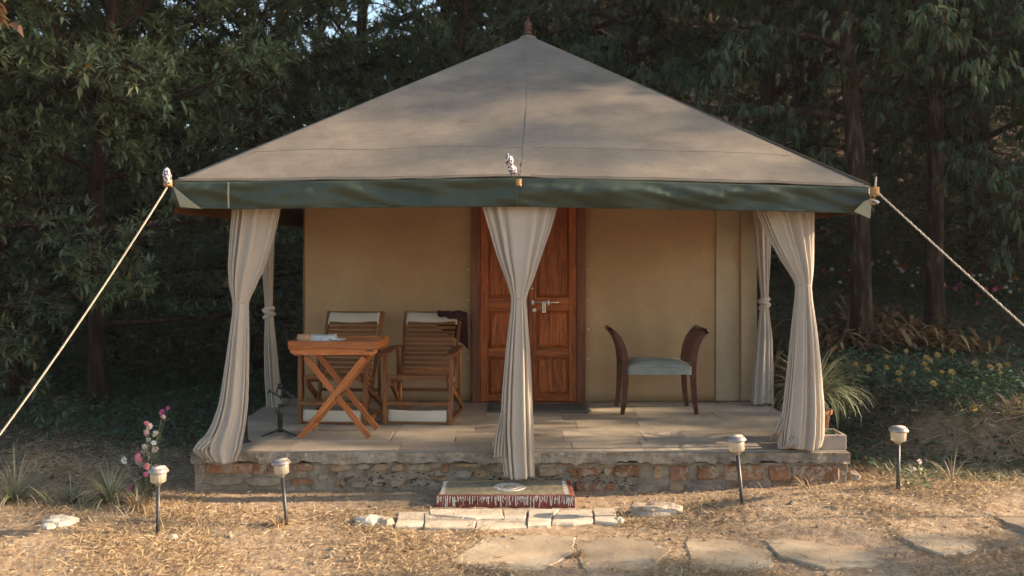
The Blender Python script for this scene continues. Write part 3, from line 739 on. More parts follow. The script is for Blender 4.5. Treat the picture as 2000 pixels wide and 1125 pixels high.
# ------------------------------------------------------------------ the tent
EY, BY = 6.50, 12.95            # front and back eave
APX = Vector((.216, 9.72, 4.02))
eave_x = [-2.36, -1.2, 0.07, 1.2, 2.56]
def eave_z(x): return float(np.interp(x, [-2.36, -1.05, .07, 1.1, 2.56], [2.252, 2.262, 2.283, 2.255, 2.212]))
def val_z(x): return float(np.interp(x, [-2.36, -2.3, -1.9, .07, 1.1, 1.9, 2.5, 2.56], [2.09, 2.062, 2.058, 2.076, 2.055, 2.042, 2.025, 2.00]))
def build_tent():
    t = thing('safari_tent', (.216, 9.0, 0), 'canvas tent with grey pyramid roof, green valance and wooden double door', 'tent')
    off = Vector((.216, 9.0, 0))
    def put(o): o.location = o.location - off; return o
    A0 = Vector((-2.36, EY, 0)); A1 = Vector((2.56, EY, 0)); B1 = Vector((2.62, BY, 0)); B0 = Vector((-2.30, BY, 0))
    capr = .085
    def face(a, b, name, front=False, nu=90, nv=50, dz=0, mat=M_roof, shrink=0):
        V = []
        tl = APX + (a - Vector((APX.x, APX.y, 0))).normalized() * capr; tr = APX + (b - Vector((APX.x, APX.y, 0))).normalized() * capr
        tl.z = tr.z = APX.z - .02
        for j in range(nv + 1):
            v = j / nv
            for i in range(nu + 1):
                u = i / nu; e = a.lerp(b, u); e = Vector((e.x, e.y, eave_z(e.x) if front else 2.23))
                tp = tl.lerp(tr, u); p = e.lerp(tp, v)
                k = math.sin(PI * v) * math.sin(PI * u)
                p.z += -.020 * k + .030 * max(0, 1 - abs(v - .145) / .145) * min(1, 6 * min(u, 1 - u))
                p.z += .010 * mnoise.noise((p.x * 1.3, p.y * 3.2, 3)) * min(1, 8 * min(u, 1 - u)) + .004 * mnoise.noise((p.x * 5, p.y * 16, 7)) * min(1, 8 * min(u, 1 - u)) * (1.6 if v < .16 else .8)
                p.z += (.012 * mnoise.noise((p.x * 2.2, p.y * 2.2, 31)) - .010 * abs(math.sin(p.x * 2.6 + 1.1)) * max(0, 1 - v * 3)) * min(1, 8 * min(u, 1 - u)) * min(1, 8 * v)
                p.z += dz; V.append(tuple(p))
        mb = MB().add(V, [(j * (nu + 1) + i, j * (nu + 1) + i + 1, (j + 1) * (nu + 1) + i + 1, (j + 1) * (nu + 1) + i) for j in range(nv) for i in range(nu)])
        o = put(mb.build(name, mat, t, True)); s = o.modifiers.new('thick', 'SOLIDIFY'); s.thickness = .004; s.offset = 1
        return o, V
    o, VF = face(A0, A1, 'roof_panel', True)
    face(A1, B1, 'roof_panel', nu=40, nv=24); face(B1, B0, 'roof_panel', nu=40, nv=24); face(B0, A0, 'roof_panel', nu=40, nv=24)
    for a, b, f in ((A0, A1, True), (A1, B1, False), (B1, B0, False), (B0, A0, False)): ctr = Vector((APX.x, APX.y, 0)); face(a.lerp(ctr, .035), b.lerp(ctr, .035), 'roof_lining', f, 20, 12, -.05, M_lining)
    # sewn seams, 4 mm proud
    def on_front(u, v):
        nu, nv = 90, 50; fi, fj = min(u * nu, nu - 1e-3), min(v * nv, nv - 1e-3); i, j = int(fi), int(fj); a, b = fi - i, fj - j
        g = lambda jj, ii: Vector(VF[jj * (nu + 1) + ii])
        return (g(j, i) * (1 - a) + g(j, i + 1) * a) * (1 - b) + (g(j + 1, i) * (1 - a) + g(j + 1, i + 1) * a) * b
    def seam(uv0, uv1, wd, n=40):
        pts = [on_front(uv0[0] + (uv1[0] - uv0[0]) * k / n, uv0[1] + (uv1[1] - uv0[1]) * k / n) + Vector((0, -.002, .005 if wd > .006 else .0022)) for k in range(n + 1)]
        sd = (1, 0, 0) if abs(uv1[1] - uv0[1]) > .2 else (0, .8, .5)
        put(MB().sweep(pts, wd, .0016, sd).build('seam', M_roof, t))
    seam((.505, 0.0), (.53, .97), .035); seam((.20, 0), (.235, .30), .0035); seam((.79, 0), (.77, .25), .0035); seam((.02, .145), (.98, .145), .008)
    seam((.0, .012), (1, .012), .010, 80)
    # ridge cap and turned finial
    cap = MB().lathe([(.10, -.045), (.085, 0), (.03, .02), (.0, .022)], APX, 20); put(cap.build('roof_cap', M_roof, t, True))
    fin = MB().lathe([(.03, 0), (.045, .006), (.046, .03), (.034, .036), (.037, .05), (.048, .058), (.046, .075), (.033, .082), (.044, .095), (.046, .115), (.034, .135), (.016, .15), (.009, .165), (.013, .175), (.004, .20)], APX + Vector((0, 0, .015)), 20)
    put(fin.build('finial', M_finial, t, True))
    # valances
    def valance(a, b, name, mat, ztop, zbot, nrm, nu, amp, inset=0, seedk=0):
        V = []; nv = 12; L = (b - a).length
        for j in range(nv + 1):
            v = j / nv
            for i in range(nu + 1):
                u = i / nu; p = a.lerp(b, u); zt, zb = ztop(p), zbot(p); z = zt + (zb - zt) * v
                s = u * L
                fo = mnoise.noise((s * 1.7 + v * 1.1, v * 1.2, seedk)) * .05 + mnoise.noise((s * 4.2 - v * 2.6, v * 1.6, seedk + 4)) * .03 - .045 * (.25 - abs(mnoise.noise((s * 2.9 - v * 2.4, v * .5, seedk + 8)))) * v ** .5 - .020 * abs(mnoise.noise((s * 8 + v * 1.2, v * .8, seedk + 9)))
                sw = math.sin(s * 2.3 + v * 1.6) * .006
                q = p + nrm * (amp * (fo + sw) * min(1, v * 3 + .05) + .022 * v * (1 - v) * 2 - inset)
                V.append((q.x, q.y, z))
        mb = MB().add(V, [(j * (nu + 1) + i + 1, j * (nu + 1) + i, (j + 1) * (nu + 1) + i, (j + 1) * (nu + 1) + i + 1) for j in range(nv) for i in range(nu)])
        o = put(mb.build(name, mat, t, True)); s = o.modifiers.new('thick', 'SOLIDIFY'); s.thickness = .003
        if mat is M_valance:
            row = [Vector(q_) + nrm * .003 + Vector((0, 0, .008)) for q_ in V[nv * (nu + 1):]]; put(MB().sweep(row, .009, .002, (0, 0, 1)).build('hem', M_valance, t, True))
        return o
    F = Vector((0, -1, 0)); E = .004
    valance(A0 + Vector((0, -.006, 0)), A1 + Vector((0, -.006, 0)), 'valance', M_valance, lambda p: eave_z(p.x) - E, lambda p: val_z(p.x), F, 220, 1.0)
    valance(A0 + Vector((.03, .06, 0)), A1 + Vector((-.03, .06, 0)), 'valance_lining', M_lining, lambda p: eave_z(p.x) - .03, lambda p: val_z(p.x) + .012, F, 60, .3, .0)
    zt, zb = (lambda p: 2.225), (lambda p: 2.03)
    valance(A1, B1, 'valance', M_valance, zt, zb, Vector((1, 0, 0)), 60, .8, 0, 9); valance(A0, B0, 'valance', M_valance, zt, zb, Vector((-1, 0, 0)), 60, .8, 0, 12); valance(B0, B1, 'valance', M_valance, zt, zb, Vector((0, 1, 0)), 40, .8, 0, 15)
    valance(A1 + Vector((-.01, .03, 0)), B1, 'valance_lining', M_lining, zt, zb, Vector((1, 0, 0)), 60, .8, .012, 9); valance(A0 + Vector((.01, .03, 0)), B0, 'valance_lining', M_lining, zt, zb, Vector((-1, 0, 0)), 60, .8, .012, 12)
    for px in (449, 1010):
        X = (px - VX) / FPX * EY; put(MB().sweep([(X, EY - .034, eave_z(X) - .01), (X + .002, EY - .046, (eave_z(X) + val_z(X)) / 2), (X + .003, EY - .040, val_z(X) + .004)], .005, .0012, (1, 0, 0)).build('seam', M_lit_fold_seam if px == 449 else M_valance, t))
    # valance corner folds; the light they catch is painted as paler cloth
    def lit_fold(pts):
        mb = MB(); n = len(pts); mb.add(pts, [tuple(range(n))]); o = put(mb.build('lit_corner_fold', M_lit_fold_seam, t)); s = o.modifiers.new('thick', 'SOLIDIFY'); s.thickness = .003
    lit_fold([P(338, 364, 6.455), P(352, 404, 6.44), P(394, 408, 6.455), P(372, 392, 6.44)])
    lit_fold([P(1703, 388, 6.44), P(1688, 393, 6.43), P(1668, 413, 6.44), P(1700, 427, 6.45)])
    # eave pole and stitched edge cord
    put(MB().tube([(-2.38, EY + .11, 2.20), (.07, EY + .11, 2.235), (2.58, EY + .11, 2.165)], .018, 8).build('eave_pole', M_iron, t, True))
    # silver wrapped pole ends and cord lashings
    def foil(base, d, ln, blobs):
        z = Vector(d).normalized(); M = z.to_track_quat('Z', 'Y').to_matrix()
        prof = []
        for k in range(15):
            u = k / 14
            rr = .021 + .009 * math.sin(u * PI * blobs) ** 2
            if u > .8: rr *= (1 - u) / .2 * .9 + .1
            prof.append((rr, u * ln))
        mb = MB().lathe(prof, base, 14, M, .06, 7); o = put(mb.build('pole_end', M_foil, t, True))
    foil(P(327, 358, 6.42), (-.02, -.1, 1), .115, 1.2)
    foil(P(1004, 342, 6.42), (-.35, -.25, 1), .165, 2.2)
    foil(P(1708, 398, 6.45), (.15, -.2, 1), .03, 1)
    def lash(c, r_, n_, wr, axis='x'):
        mb = MB(); pts = []
        for k in range(n_ * 12 + 1):
            an = k / 12 * 2 * PI; s = (k / (n_ * 12) - .5) * wr * n_
            pts.append((c[0] + r_ * math.cos(an), c[1] + r_ * .8 * math.sin(an), c[2] + s) if axis == 'z' else (c[0] + s, c[1] + r_ * .8 * math.cos(an), c[2] + r_ * math.sin(an)))
        put(mb.tube(pts, .0055, 6).build('lashing', M_cord, t, True))
    lash(P(1013, 357, 6.46), .016, 4, .011, 'z'); lash(P(328, 358, 6.44), .026, 4, .011, 'z'); lash(P(1708, 374, 6.45), .028, 5, .011, 'z'); lash(P(1704, 394, 6.45), .02, 3, .011, 'x')
    put(MB().tube([P(1708, 385, 6.44), P(1710, 360, 6.43), P(1711, 346, 6.43)], [.008, .008, .006], 8).build('rope_tail', M_rope, t, True))
    # poles
    for x, y in ((-2.02, 7.10), (.09, 6.80), (2.20, 6.95), (-2.27, 8.85), (2.47, 8.95)):
        z1 = min(2.26 + (y - EY) * .5, 2.26 + min(x + 2.36, 2.56 - x) * .6) - .03
        put(MB().tube([(x, y, FZ), (x, y, z1)], .019, 10).build('tent_pole', M_iron, t, True))
        put(MB().lathe([(.045, 0), (.045, .006), (.024, .012), (.022, .05)], (x, y, FZ), 12).build('pole_foot', M_iron, t, True))
    # canvas walls, hung in gentle folds
    def wall(name, a, b, z0, z1, nrm, nu=120, nv=24, amp=1.0, mat=M_wall, seedk=0):
        V = []; L = (b - a).length
        for j in range(nv + 1):
            v = j / nv
            for i in range(nu + 1):
                u = i / nu; p = a.lerp(b, u); s = u * L
                q = amp * (.030 * mnoise.noise((s * 1.4, v * .7, seedk)) + .011 * mnoise.noise((s * 5 + v, v * 2.5, seedk + 2)) + .005 * mnoise.noise((s * 2.2 - v * 3, v * 9, seedk + 4)) + .008 * max(0, 1 - v * 12) * mnoise.noise((s * 5, 0, seedk + 5)))
                zt_ = min(z1, 2.19 + min(2.62 - p.x, p.x + 2.36) * .70); V.append((p.x + nrm.x * q, p.y + nrm.y * q, z0 + (zt_ - z0) * v + .008 * (v == 0) * mnoise.noise((s * 3, 1, 1))))
        mb = MB().add(V, [(j * (nu + 1) + i, j * (nu + 1) + i + 1, (j + 1) * (nu + 1) + i + 1, (j + 1) * (nu + 1) + i) for j in range(nv) for i in range(nu)])
        o = put(mb.build(name, mat, t, True)); s = o.modifiers.new('thick', 'SOLIDIFY'); s.thickness = .004; return o
    WY = 9.0; z1 = 2.75
    wall('canvas_wall', Vector((-1.98, WY, 0)), Vector((-.345, WY, 0)), FZ + .005, z1, F, seedk=1)
    wall('canvas_wall', Vector((.755, WY, 0)), Vector((2.42, WY, 0)), FZ + .005, z1, F, seedk=2)
    wall('canvas_wall', Vector((-.345, WY, 0)), Vector((.755, WY, 0)), FZ + 2.06, z1, F, 20, 6, seedk=3)
    wall('canvas_wall', Vector((-1.98, WY, 0)), Vector((-1.98, 12.6, 0)), .0, 2.6, Vector((-1, 0, 0)), 50, 12, seedk=4)
    wall('canvas_wall', Vector((2.42, WY, 0)), Vector((2.42, 12.6, 0)), .0, 2.6, Vector((1, 0, 0)), 50, 12, seedk=5)
    wall('canvas_wall', Vector((-1.98, 12.6, 0)), Vector((2.42, 12.6, 0)), .0, 2.33, Vector((0, 1, 0)), 50, 12, seedk=6)
    # overlapping flaps and their stitched borders
    wall('wall_flap', Vector((2.03, WY - .034, 0)), Vector((2.27, WY - .034, 0)), FZ + .012, z1, F, 30, 90, 1.3, M_wallpale, seedk=8)
    wall('wall_flap', Vector((2.275, WY - .042, 0)), Vector((2.43, WY - .040, 0)), FZ + .012, z1, F, 24, 90, 1.3, M_wallpale, seedk=9)
    for x in (2.27,): put(MB().sweep([(x, WY - .05, FZ + .02), (x + .004, WY - .051, 1.2), (x, WY - .05, 2.38)], .006, .003, (1, 0, 0)).build('hem', M_wall, t))
    for s, x in ((-1, -.38), (1, .79)):
        for k in range(6): put(MB().lathe([(.008, 0), (.008, .003), (.005, .005)], (x, WY - .016, .42 + k * .29), 10, Matrix.Rotation(R(90), 3, 'X')).build('eyelet', M_steel, t))
    # door: frame, two leaves, three fielded panels each
    X0, X1 = -.345, .755; Z0, Z1 = FZ, FZ + 2.05; dy = WY - .035
    put(bar('door_frame', (X0 + .04, dy, Z0), (X0 + .04, dy, Z1), .08, .07, M_doorframe, t, up=(0, -1, 0)))
    put(bar('door_frame', (X1 - .04, dy, Z0), (X1 - .04, dy, Z1), .08, .07, M_doorframe, t, up=(0, -1, 0)))
    put(bar('door_frame', (X0, dy, Z1 + .04), (X1, dy, Z1 + .04), .08, .07, M_doorframe, t, up=(0, -1, 0)))
    mid = .205
    for xa, xb in ((X0 + .082, mid - .003), (mid + .003, X1 - .082)):
        lf = bpy.data.objects.new('door_leaf', bpy.data.meshes.new('door_leaf')); link(lf, t); lf.location = (0, 0, 0)
        core = MB().box(((xa + xb) / 2, WY - .012, (Z0 + Z1) / 2 + .005), (xb - xa, .02, Z1 - Z0 - .014)); me = lf.data; me.from_pydata(core.v, [], core.f); me.materials.append(M_door); put(lf)
        def lb(n_, *a, **k): return bar(n_, *a, M_door, lf, **k)
        y = WY - .034; st = .075
        lb('stile', (xa + st / 2, y, Z0 + .012), (xa + st / 2, y, Z1 - .004), st, .028, up=(0, -1, 0)); lb('stile', (xb - st / 2, y, Z0 + .012), (xb - st / 2, y, Z1 - .004), st, .028, up=(0, -1, 0))
        rails = [(Z0 + .015, Z0 + .075), (Z0 + .44, Z0 + .53), (Z0 + .89, Z0 + 1.02), (Z1 - .09, Z1 - .006)]
        for ra, rb in rails: lb('rail', (xa + st + .001, y + .001, (ra + rb) / 2), (xb - st - .001, y + .001, (ra + rb) / 2), rb - ra, .026, up=(0, -1, 0))
        for (a0, a1), (b0, b1) in zip(rails[:-1], rails[1:]):
            pa, pb = a1 + .003, b0 - .003; px0, px1 = xa + st + .003, xb - st - .003; cx, cz = (px0 + px1) / 2, (pa + pb) / 2
            hw, hh = (px1 - px0) / 2, (pb - pa) / 2
            m = MB(); rings = [(hw, hh, 0), (hw, hh, .006), (hw - .006, hh - .006, .002), (hw - .03, hh - .03, .016), (hw - .034, hh - .034, .016)]; vs = []
            for a_, b_, c_ in rings: vs += [(-b_, -a_, c_), (b_, -a_, c_), (b_, a_, c_), (-b_, a_, c_)]
            fs = []
            for g in range(len(rings) - 1):
                for k in range(4): k2 = (k + 1) % 4; fs.append((g * 4 + k, g * 4 + k2, g * 4 + 4 + k2, g * 4 + 4 + k))
            fs.append((16, 17, 18, 19)); m.add(vs, fs); o = m.build('door_panel', M_door, lf)
            Mx = Matrix(((0, 1, 0), (0, 0, -1), (-1, 0, 0))).to_4x4(); Mx.translation = (cx, WY - .0225, cz); o.matrix_local = Mx
        # the bolt and hasp sit on the right leaf
        if xa > .1:
            zb_ = 1.755 - (590 - 492) / 200.; yy = WY - .060
            MB().tube([(.215, yy, zb_), (.50, yy, zb_)], .006, 8).build('bolt', M_steel, lf, True)
            m = MB()
            for x in (.245, .40): m.box((x, yy + .004, zb_), (.016, .018, .045))
            m.box((.355, yy + .002, zb_ - .045), (.036, .006, .11)); m.box((.262, yy + .004, zb_ - .075), (.034, .008, .03)); m.build('hasp', M_steel, lf, bevel=.002)
            MB().box((.355, yy - .003, zb_ - .06), (.008, .004, .05)).build('hasp_slot', M_black, lf)
            MB().lathe([(.011, 0), (.011, .012), (.004, .016)], (.238, yy + .01, zb_ + .135), 12, Matrix.Rotation(R(90), 3, 'X')).build('stud', M_steel, lf, True)
    # threshold
    put(bar('threshold', (X0, WY - .03, FZ + .006), (X1, WY - .03, FZ + .006), .09, .010, M_doorframe, t))
build_tent()

# guy ropes
def rope(name, a, b, sag, label):
    a = Vector(a); b = Vector(b); t = thing(name, b, label, 'rope', 'guy ropes of the tent'); n = 60
    path = []
    for i in range(n + 1):
        u = i / n; p = a.lerp(b, u); p.z -= sag * 4 * u * (1 - u); path.append(p - b)
    # three laid strands
    m = 420
    for s in range(3):
        pts = []
        for k in range(m + 1):
            f = k / m * n; i = min(int(f), n - 1); p = path[i].lerp(path[i + 1], f - i); an = k / m * 2 * PI * (b - a).length / .034 + s * 2 * PI / 3
            tdir = (path[i + 1] - path[i]).normalized(); u1 = tdir.cross(Vector((0, 1, 0))).normalized(); u2 = tdir.cross(u1)
            pts.append(p + (u1 * math.cos(an) + u2 * math.sin(an)) * .0036)
        MB().tube(pts, .0040, 5).build('strand', M_rope, t, True)
    MB().tube([(0.03, 0.02, .06), (0, 0, 0), (-.05, -.03, -.18)], .008, 8).build('peg', M_iron, t, True)
rope('guy_rope', P(326, 366, 6.44), (-3.66, 5.86, .03), .07, 'pale twisted guy rope running from the left roof corner to the ground')
rope('guy_rope', P(1712, 374, 6.44), (4.53, 5.62, .08), .015, 'pale taut guy rope running from the right roof corner to the ground')

# ------------------------------------------------------------------ curtains
def curtain(levels, base, label, seedk, folds=13, tie=None, knot=False, nz=110, nu=320, tail=None, ty=6.72):
    """levels: (z, x_left, x_right, y_centre, half_depth, pleat)"""
    t = thing('curtain', base, label, 'curtain', 'tied curtains of the porch')
    lv = sorted(levels); Z = [l[0] for l in lv]; zs = np.linspace(Z[0], Z[-1], nz)
    def smooth_i(c):
        # monotone-ish cubic through the levels
        from_ = np.interp(zs, Z, [l[c] for l in lv]); k = np.hanning(9); k /= k.sum()
        return np.convolve(np.pad(from_, 4, 'edge'), k, 'valid')
    xl, xr, yc, hd, pl = (smooth_i(c) for c in (1, 2, 3, 4, 5))
    th = np.linspace(0, 2 * PI, nu, endpoint=False); V = []; pl = pl * 1.05; folds = int(folds * 1.5)
    r = random.Random(seedk); ph = [r.uniform(0, 6.28) for _ in range(6)]
    # uneven pleats: warp the angle
    wth = th + .18 * np.sin(2 * th + ph[0]) + .12 * np.sin(3 * th + ph[1]) + .05 * np.sin(7 * th + ph[5])
    FR = [(int(folds * k_), r.uniform(.25, .5), r.uniform(0, 6.28), r.uniform(-1.1, 1.1)) for k_ in (.6, .8, 1.0, 1.1, 1.3, 1.6)]
    for j, z in enumerate(zs):
        v = j / nz; hw = (xr[j] - xl[j]) / 2; cx = (xr[j] + xl[j]) / 2
        dr = .25 * math.sin(v * 3 + ph[2])
        q = sum(am * np.sin(fr * wth + f0 + f1 * v) for fr, am, f0, f1 in FR)
        q = np.clip(q, -1.15, 1.15) + .10 * np.sin(3 * wth + 26 * v + ph[0]) * np.sin(61 * v + 2 * wth + ph[2])
        sharp = np.sign(q) * np.abs(q) ** .8 * pl[j]
        x = cx + (hw + sharp * .35) * np.cos(th) * (1 + 0 * th); y = yc[j] - (hd[j] + sharp) * np.sin(th) - sharp * .25 * np.abs(np.cos(th))
        zz = np.full(nu, z)
        if j < 3: zz = zz + .008 * np.sin(3 * th + ph[0])
        V.append(np.stack([x - base[0], y - base[1], zz - base[2]], 1))
    V = np.concatenate(V); a = np.arange(nu); F = []
    for j in range(nz - 1): F.append(np.stack([j * nu + a, j * nu + (a + 1) % nu, (j + 1) * nu + (a + 1) % nu, (j + 1) * nu + a], 1))
    me = mesh_np('cloth', V, np.concatenate(F), M_curtain, True)
    o = link(bpy.data.objects.new('cloth', me), t); s = o.modifiers.new('thick', 'SOLIDIFY'); s.thickness = .002
    if tie is not None:
        zt, rx, ry = tie; cx = np.interp(zt, zs, (xl + xr) / 2) - base[0]; cy = np.interp(zt, zs, yc) - base[1]
        MB().tube([(cx + rx * math.cos(k * PI / 10), cy + ry * math.sin(k * PI / 10), zt - base[2] + .004 * math.sin(k)) for k in range(21)], .0055 if not knot else .012, 6).build('tie_cord', M_curtain, t, True)
        if knot:
            m = MB()
            for kk, (dz, rr, tl) in enumerate(((-.03, 1.0, .5), (.0, 1.12, -.45), (.032, .95, .2))):
                m.tube([(cx + rx * rr * math.cos(k * PI / 10), cy + ry * rr * math.sin(k * PI / 10), zt - base[2] + dz + tl * rx * math.cos(k * PI / 10)) for k in range(21)], .021, 10)
            m.build('knot', M_curtain, t, True)
    if tail:
        for pts, wd in tail:
            pts = [Vector(p) - Vector(base) for p in pts]; n = 26; mm = 16; V = []
            for i in range(n + 1):
                f = i / n * (len(pts) - 1); k = min(int(f), len(pts) - 2); p = pts[k].lerp(pts[k + 1], f - k); wv = wd[k] + (wd[k + 1] - wd[k]) * (f - k)
                for j in range(mm + 1):
                    u = j / mm - .5; V.append((p.x + u * wv, p.y + .018 * math.sin(u * 22 + i * .1) + .3 * abs(u) * .03, p.z + .006 * math.sin(u * 17)))
            m = MB().add(V, [(i * (mm + 1) + j, i * (mm + 1) + j + 1, (i + 1) * (mm + 1) + j + 1, (i + 1) * (mm + 1) + j) for i in range(n) for j in range(mm)])
            o = m.build('trailing_hem', M_curtain, t, True); s = o.modifiers.new('thick', 'SOLIDIFY'); s.thickness = .002
    return t
def L(py, xa, xb, Y, hd, pl):
    return (CAMZ - (py - VY) / FPX * Y, (xa - VX) / FPX * Y, (xb - VX) / FPX * Y, Y, hd, pl)
curtain([L(380, 453, 549, 6.72, .045, .022), L(412, 455, 546, 6.72, .045, .022), L(470, 450, 533, 6.72, .05, .02), L(520, 447, 517, 6.72, .05, .017), L(560, 449, 499, 6.72, .045, .012), L(590, 456, 484, 6.72, .035, .005), L(612, 455, 485, 6.72, .04, .009), L(660, 449, 485, 6.72, .05, .014),
         L(740, 438, 484, 6.71, .055, .017), L(790, 430, 482, 6.69, .06, .02), L(830, 416, 478, 6.66, .05, .02), L(862, 396, 472, 6.63, .04, .02), L(882, 388, 468, 6.62, .03, .018), L(903, 412, 458, 6.62, .02, .012)],
        (-1.98, 6.7, FZ), 'off white curtain at the front left corner, its hem trailing over the platform edge', 1, 9, (CAMZ - 98 / FPX * 6.72, .053, .042),
        tail=[([P(430, 835, 6.66), P(405, 862, 6.60), P(390, 878, 6.58), P(402, 896, 6.60)], [.10, .14, .10, .03])])
curtain([L(375, 940, 1091, 6.62, .04, .02), L(404, 943, 1087, 6.62, .04, .02), L(450, 957, 1073, 6.62, .045, .02), L(500, 972, 1056, 6.62, .05, .017), L(545, 989, 1041, 6.62, .045, .012), L(582, 1000, 1026, 6.62, .035, .004), L(610, 998, 1028, 6.62, .04, .009), L(680, 990, 1033, 6.62, .05, .015),
         L(760, 983, 1037, 6.62, .055, .018), L(840, 979, 1040, 6.62, .055, .02), L(900, 983, 1041, 6.62, .05, .02), L(932, 987, 1042, 6.62, .045, .018)],
        (.08, 6.62, FZ), 'off white curtain tied in the middle, hanging in front of the door', 2, 10, (CAMZ - 90 / FPX * 6.62, .05, .042),
        tail=[([P(984, 800, 6.60), P(978, 850, 6.585), P(976, 893, 6.575)], [.03, .07, .085])])
curtain([L(385, 1472, 1590, 6.74, .045, .022), L(416, 1480, 1588, 6.74, .045, .022), L(460, 1499, 1588, 6.74, .05, .02), L(510, 1527, 1588, 6.74, .05, .015), L(545, 1550, 1586, 6.74, .045, .01), L(557, 1555, 1584, 6.74, .035, .004), L(585, 1553, 1586, 6.74, .04, .009), L(650, 1546, 1595, 6.74, .05, .015),
         L(730, 1538, 1603, 6.76, .055, .018), L(800, 1530, 1608, 6.78, .06, .02), L(850, 1522, 1608, 6.80, .07, .022), L(874, 1520, 1602, 6.82, .08, .02)],
        (2.2, 6.78, FZ), 'off white curtain at the front right corner, standing beside the cement planter', 3, 10, (CAMZ - 65 / FPX * 6.74, .056, .042),
        tail=[([P(1532, 820, 6.76), P(1522, 845, 6.78), P(1508, 858, 6.86)], [.08, .09, .04]), ([P(1556, 850, 6.75), P(1548, 868, 6.73), P(1534, 876, 6.78)], [.06, .10, .09])])
curtain([L(405, 500, 545, 8.75, .05, .015), L(450, 508, 536, 8.75, .05, .012), L(540, 514, 533, 8.75, .04, .01), L(600, 518, 532, 8.75, .03, .004), L(625, 518, 534, 8.75, .03, .006), L(680, 517, 540, 8.75, .05, .014), L(740, 518, 546, 8.75, .05, .014), L(796, 522, 551, 8.75, .05, .014)],
        (-2.2, 8.75, FZ), 'knotted curtain at the back left of the porch beside the dark trees', 4, 7, (CAMZ - 118 / FPX * 8.75, .04, .035), True, nu=200)
curtain([L(405, 1470, 1512, 8.8, .05, .015), L(440, 1472, 1507, 8.8, .05, .012), L(520, 1479, 1503, 8.8, .04, .01), L(580, 1486, 1500, 8.8, .03, .004), L(605, 1484, 1501, 8.8, .03, .006), L(660, 1478, 1507, 8.8, .05, .014), L(720, 1472, 1509, 8.8, .05, .014), L(788, 1467, 1509, 8.8, .05, .014)],
        (2.42, 8.8, FZ), 'knotted curtain at the back right corner beside the canvas wall', 5, 7, (CAMZ - 100 / FPX * 8.8, .038, .035), True, nu=200)

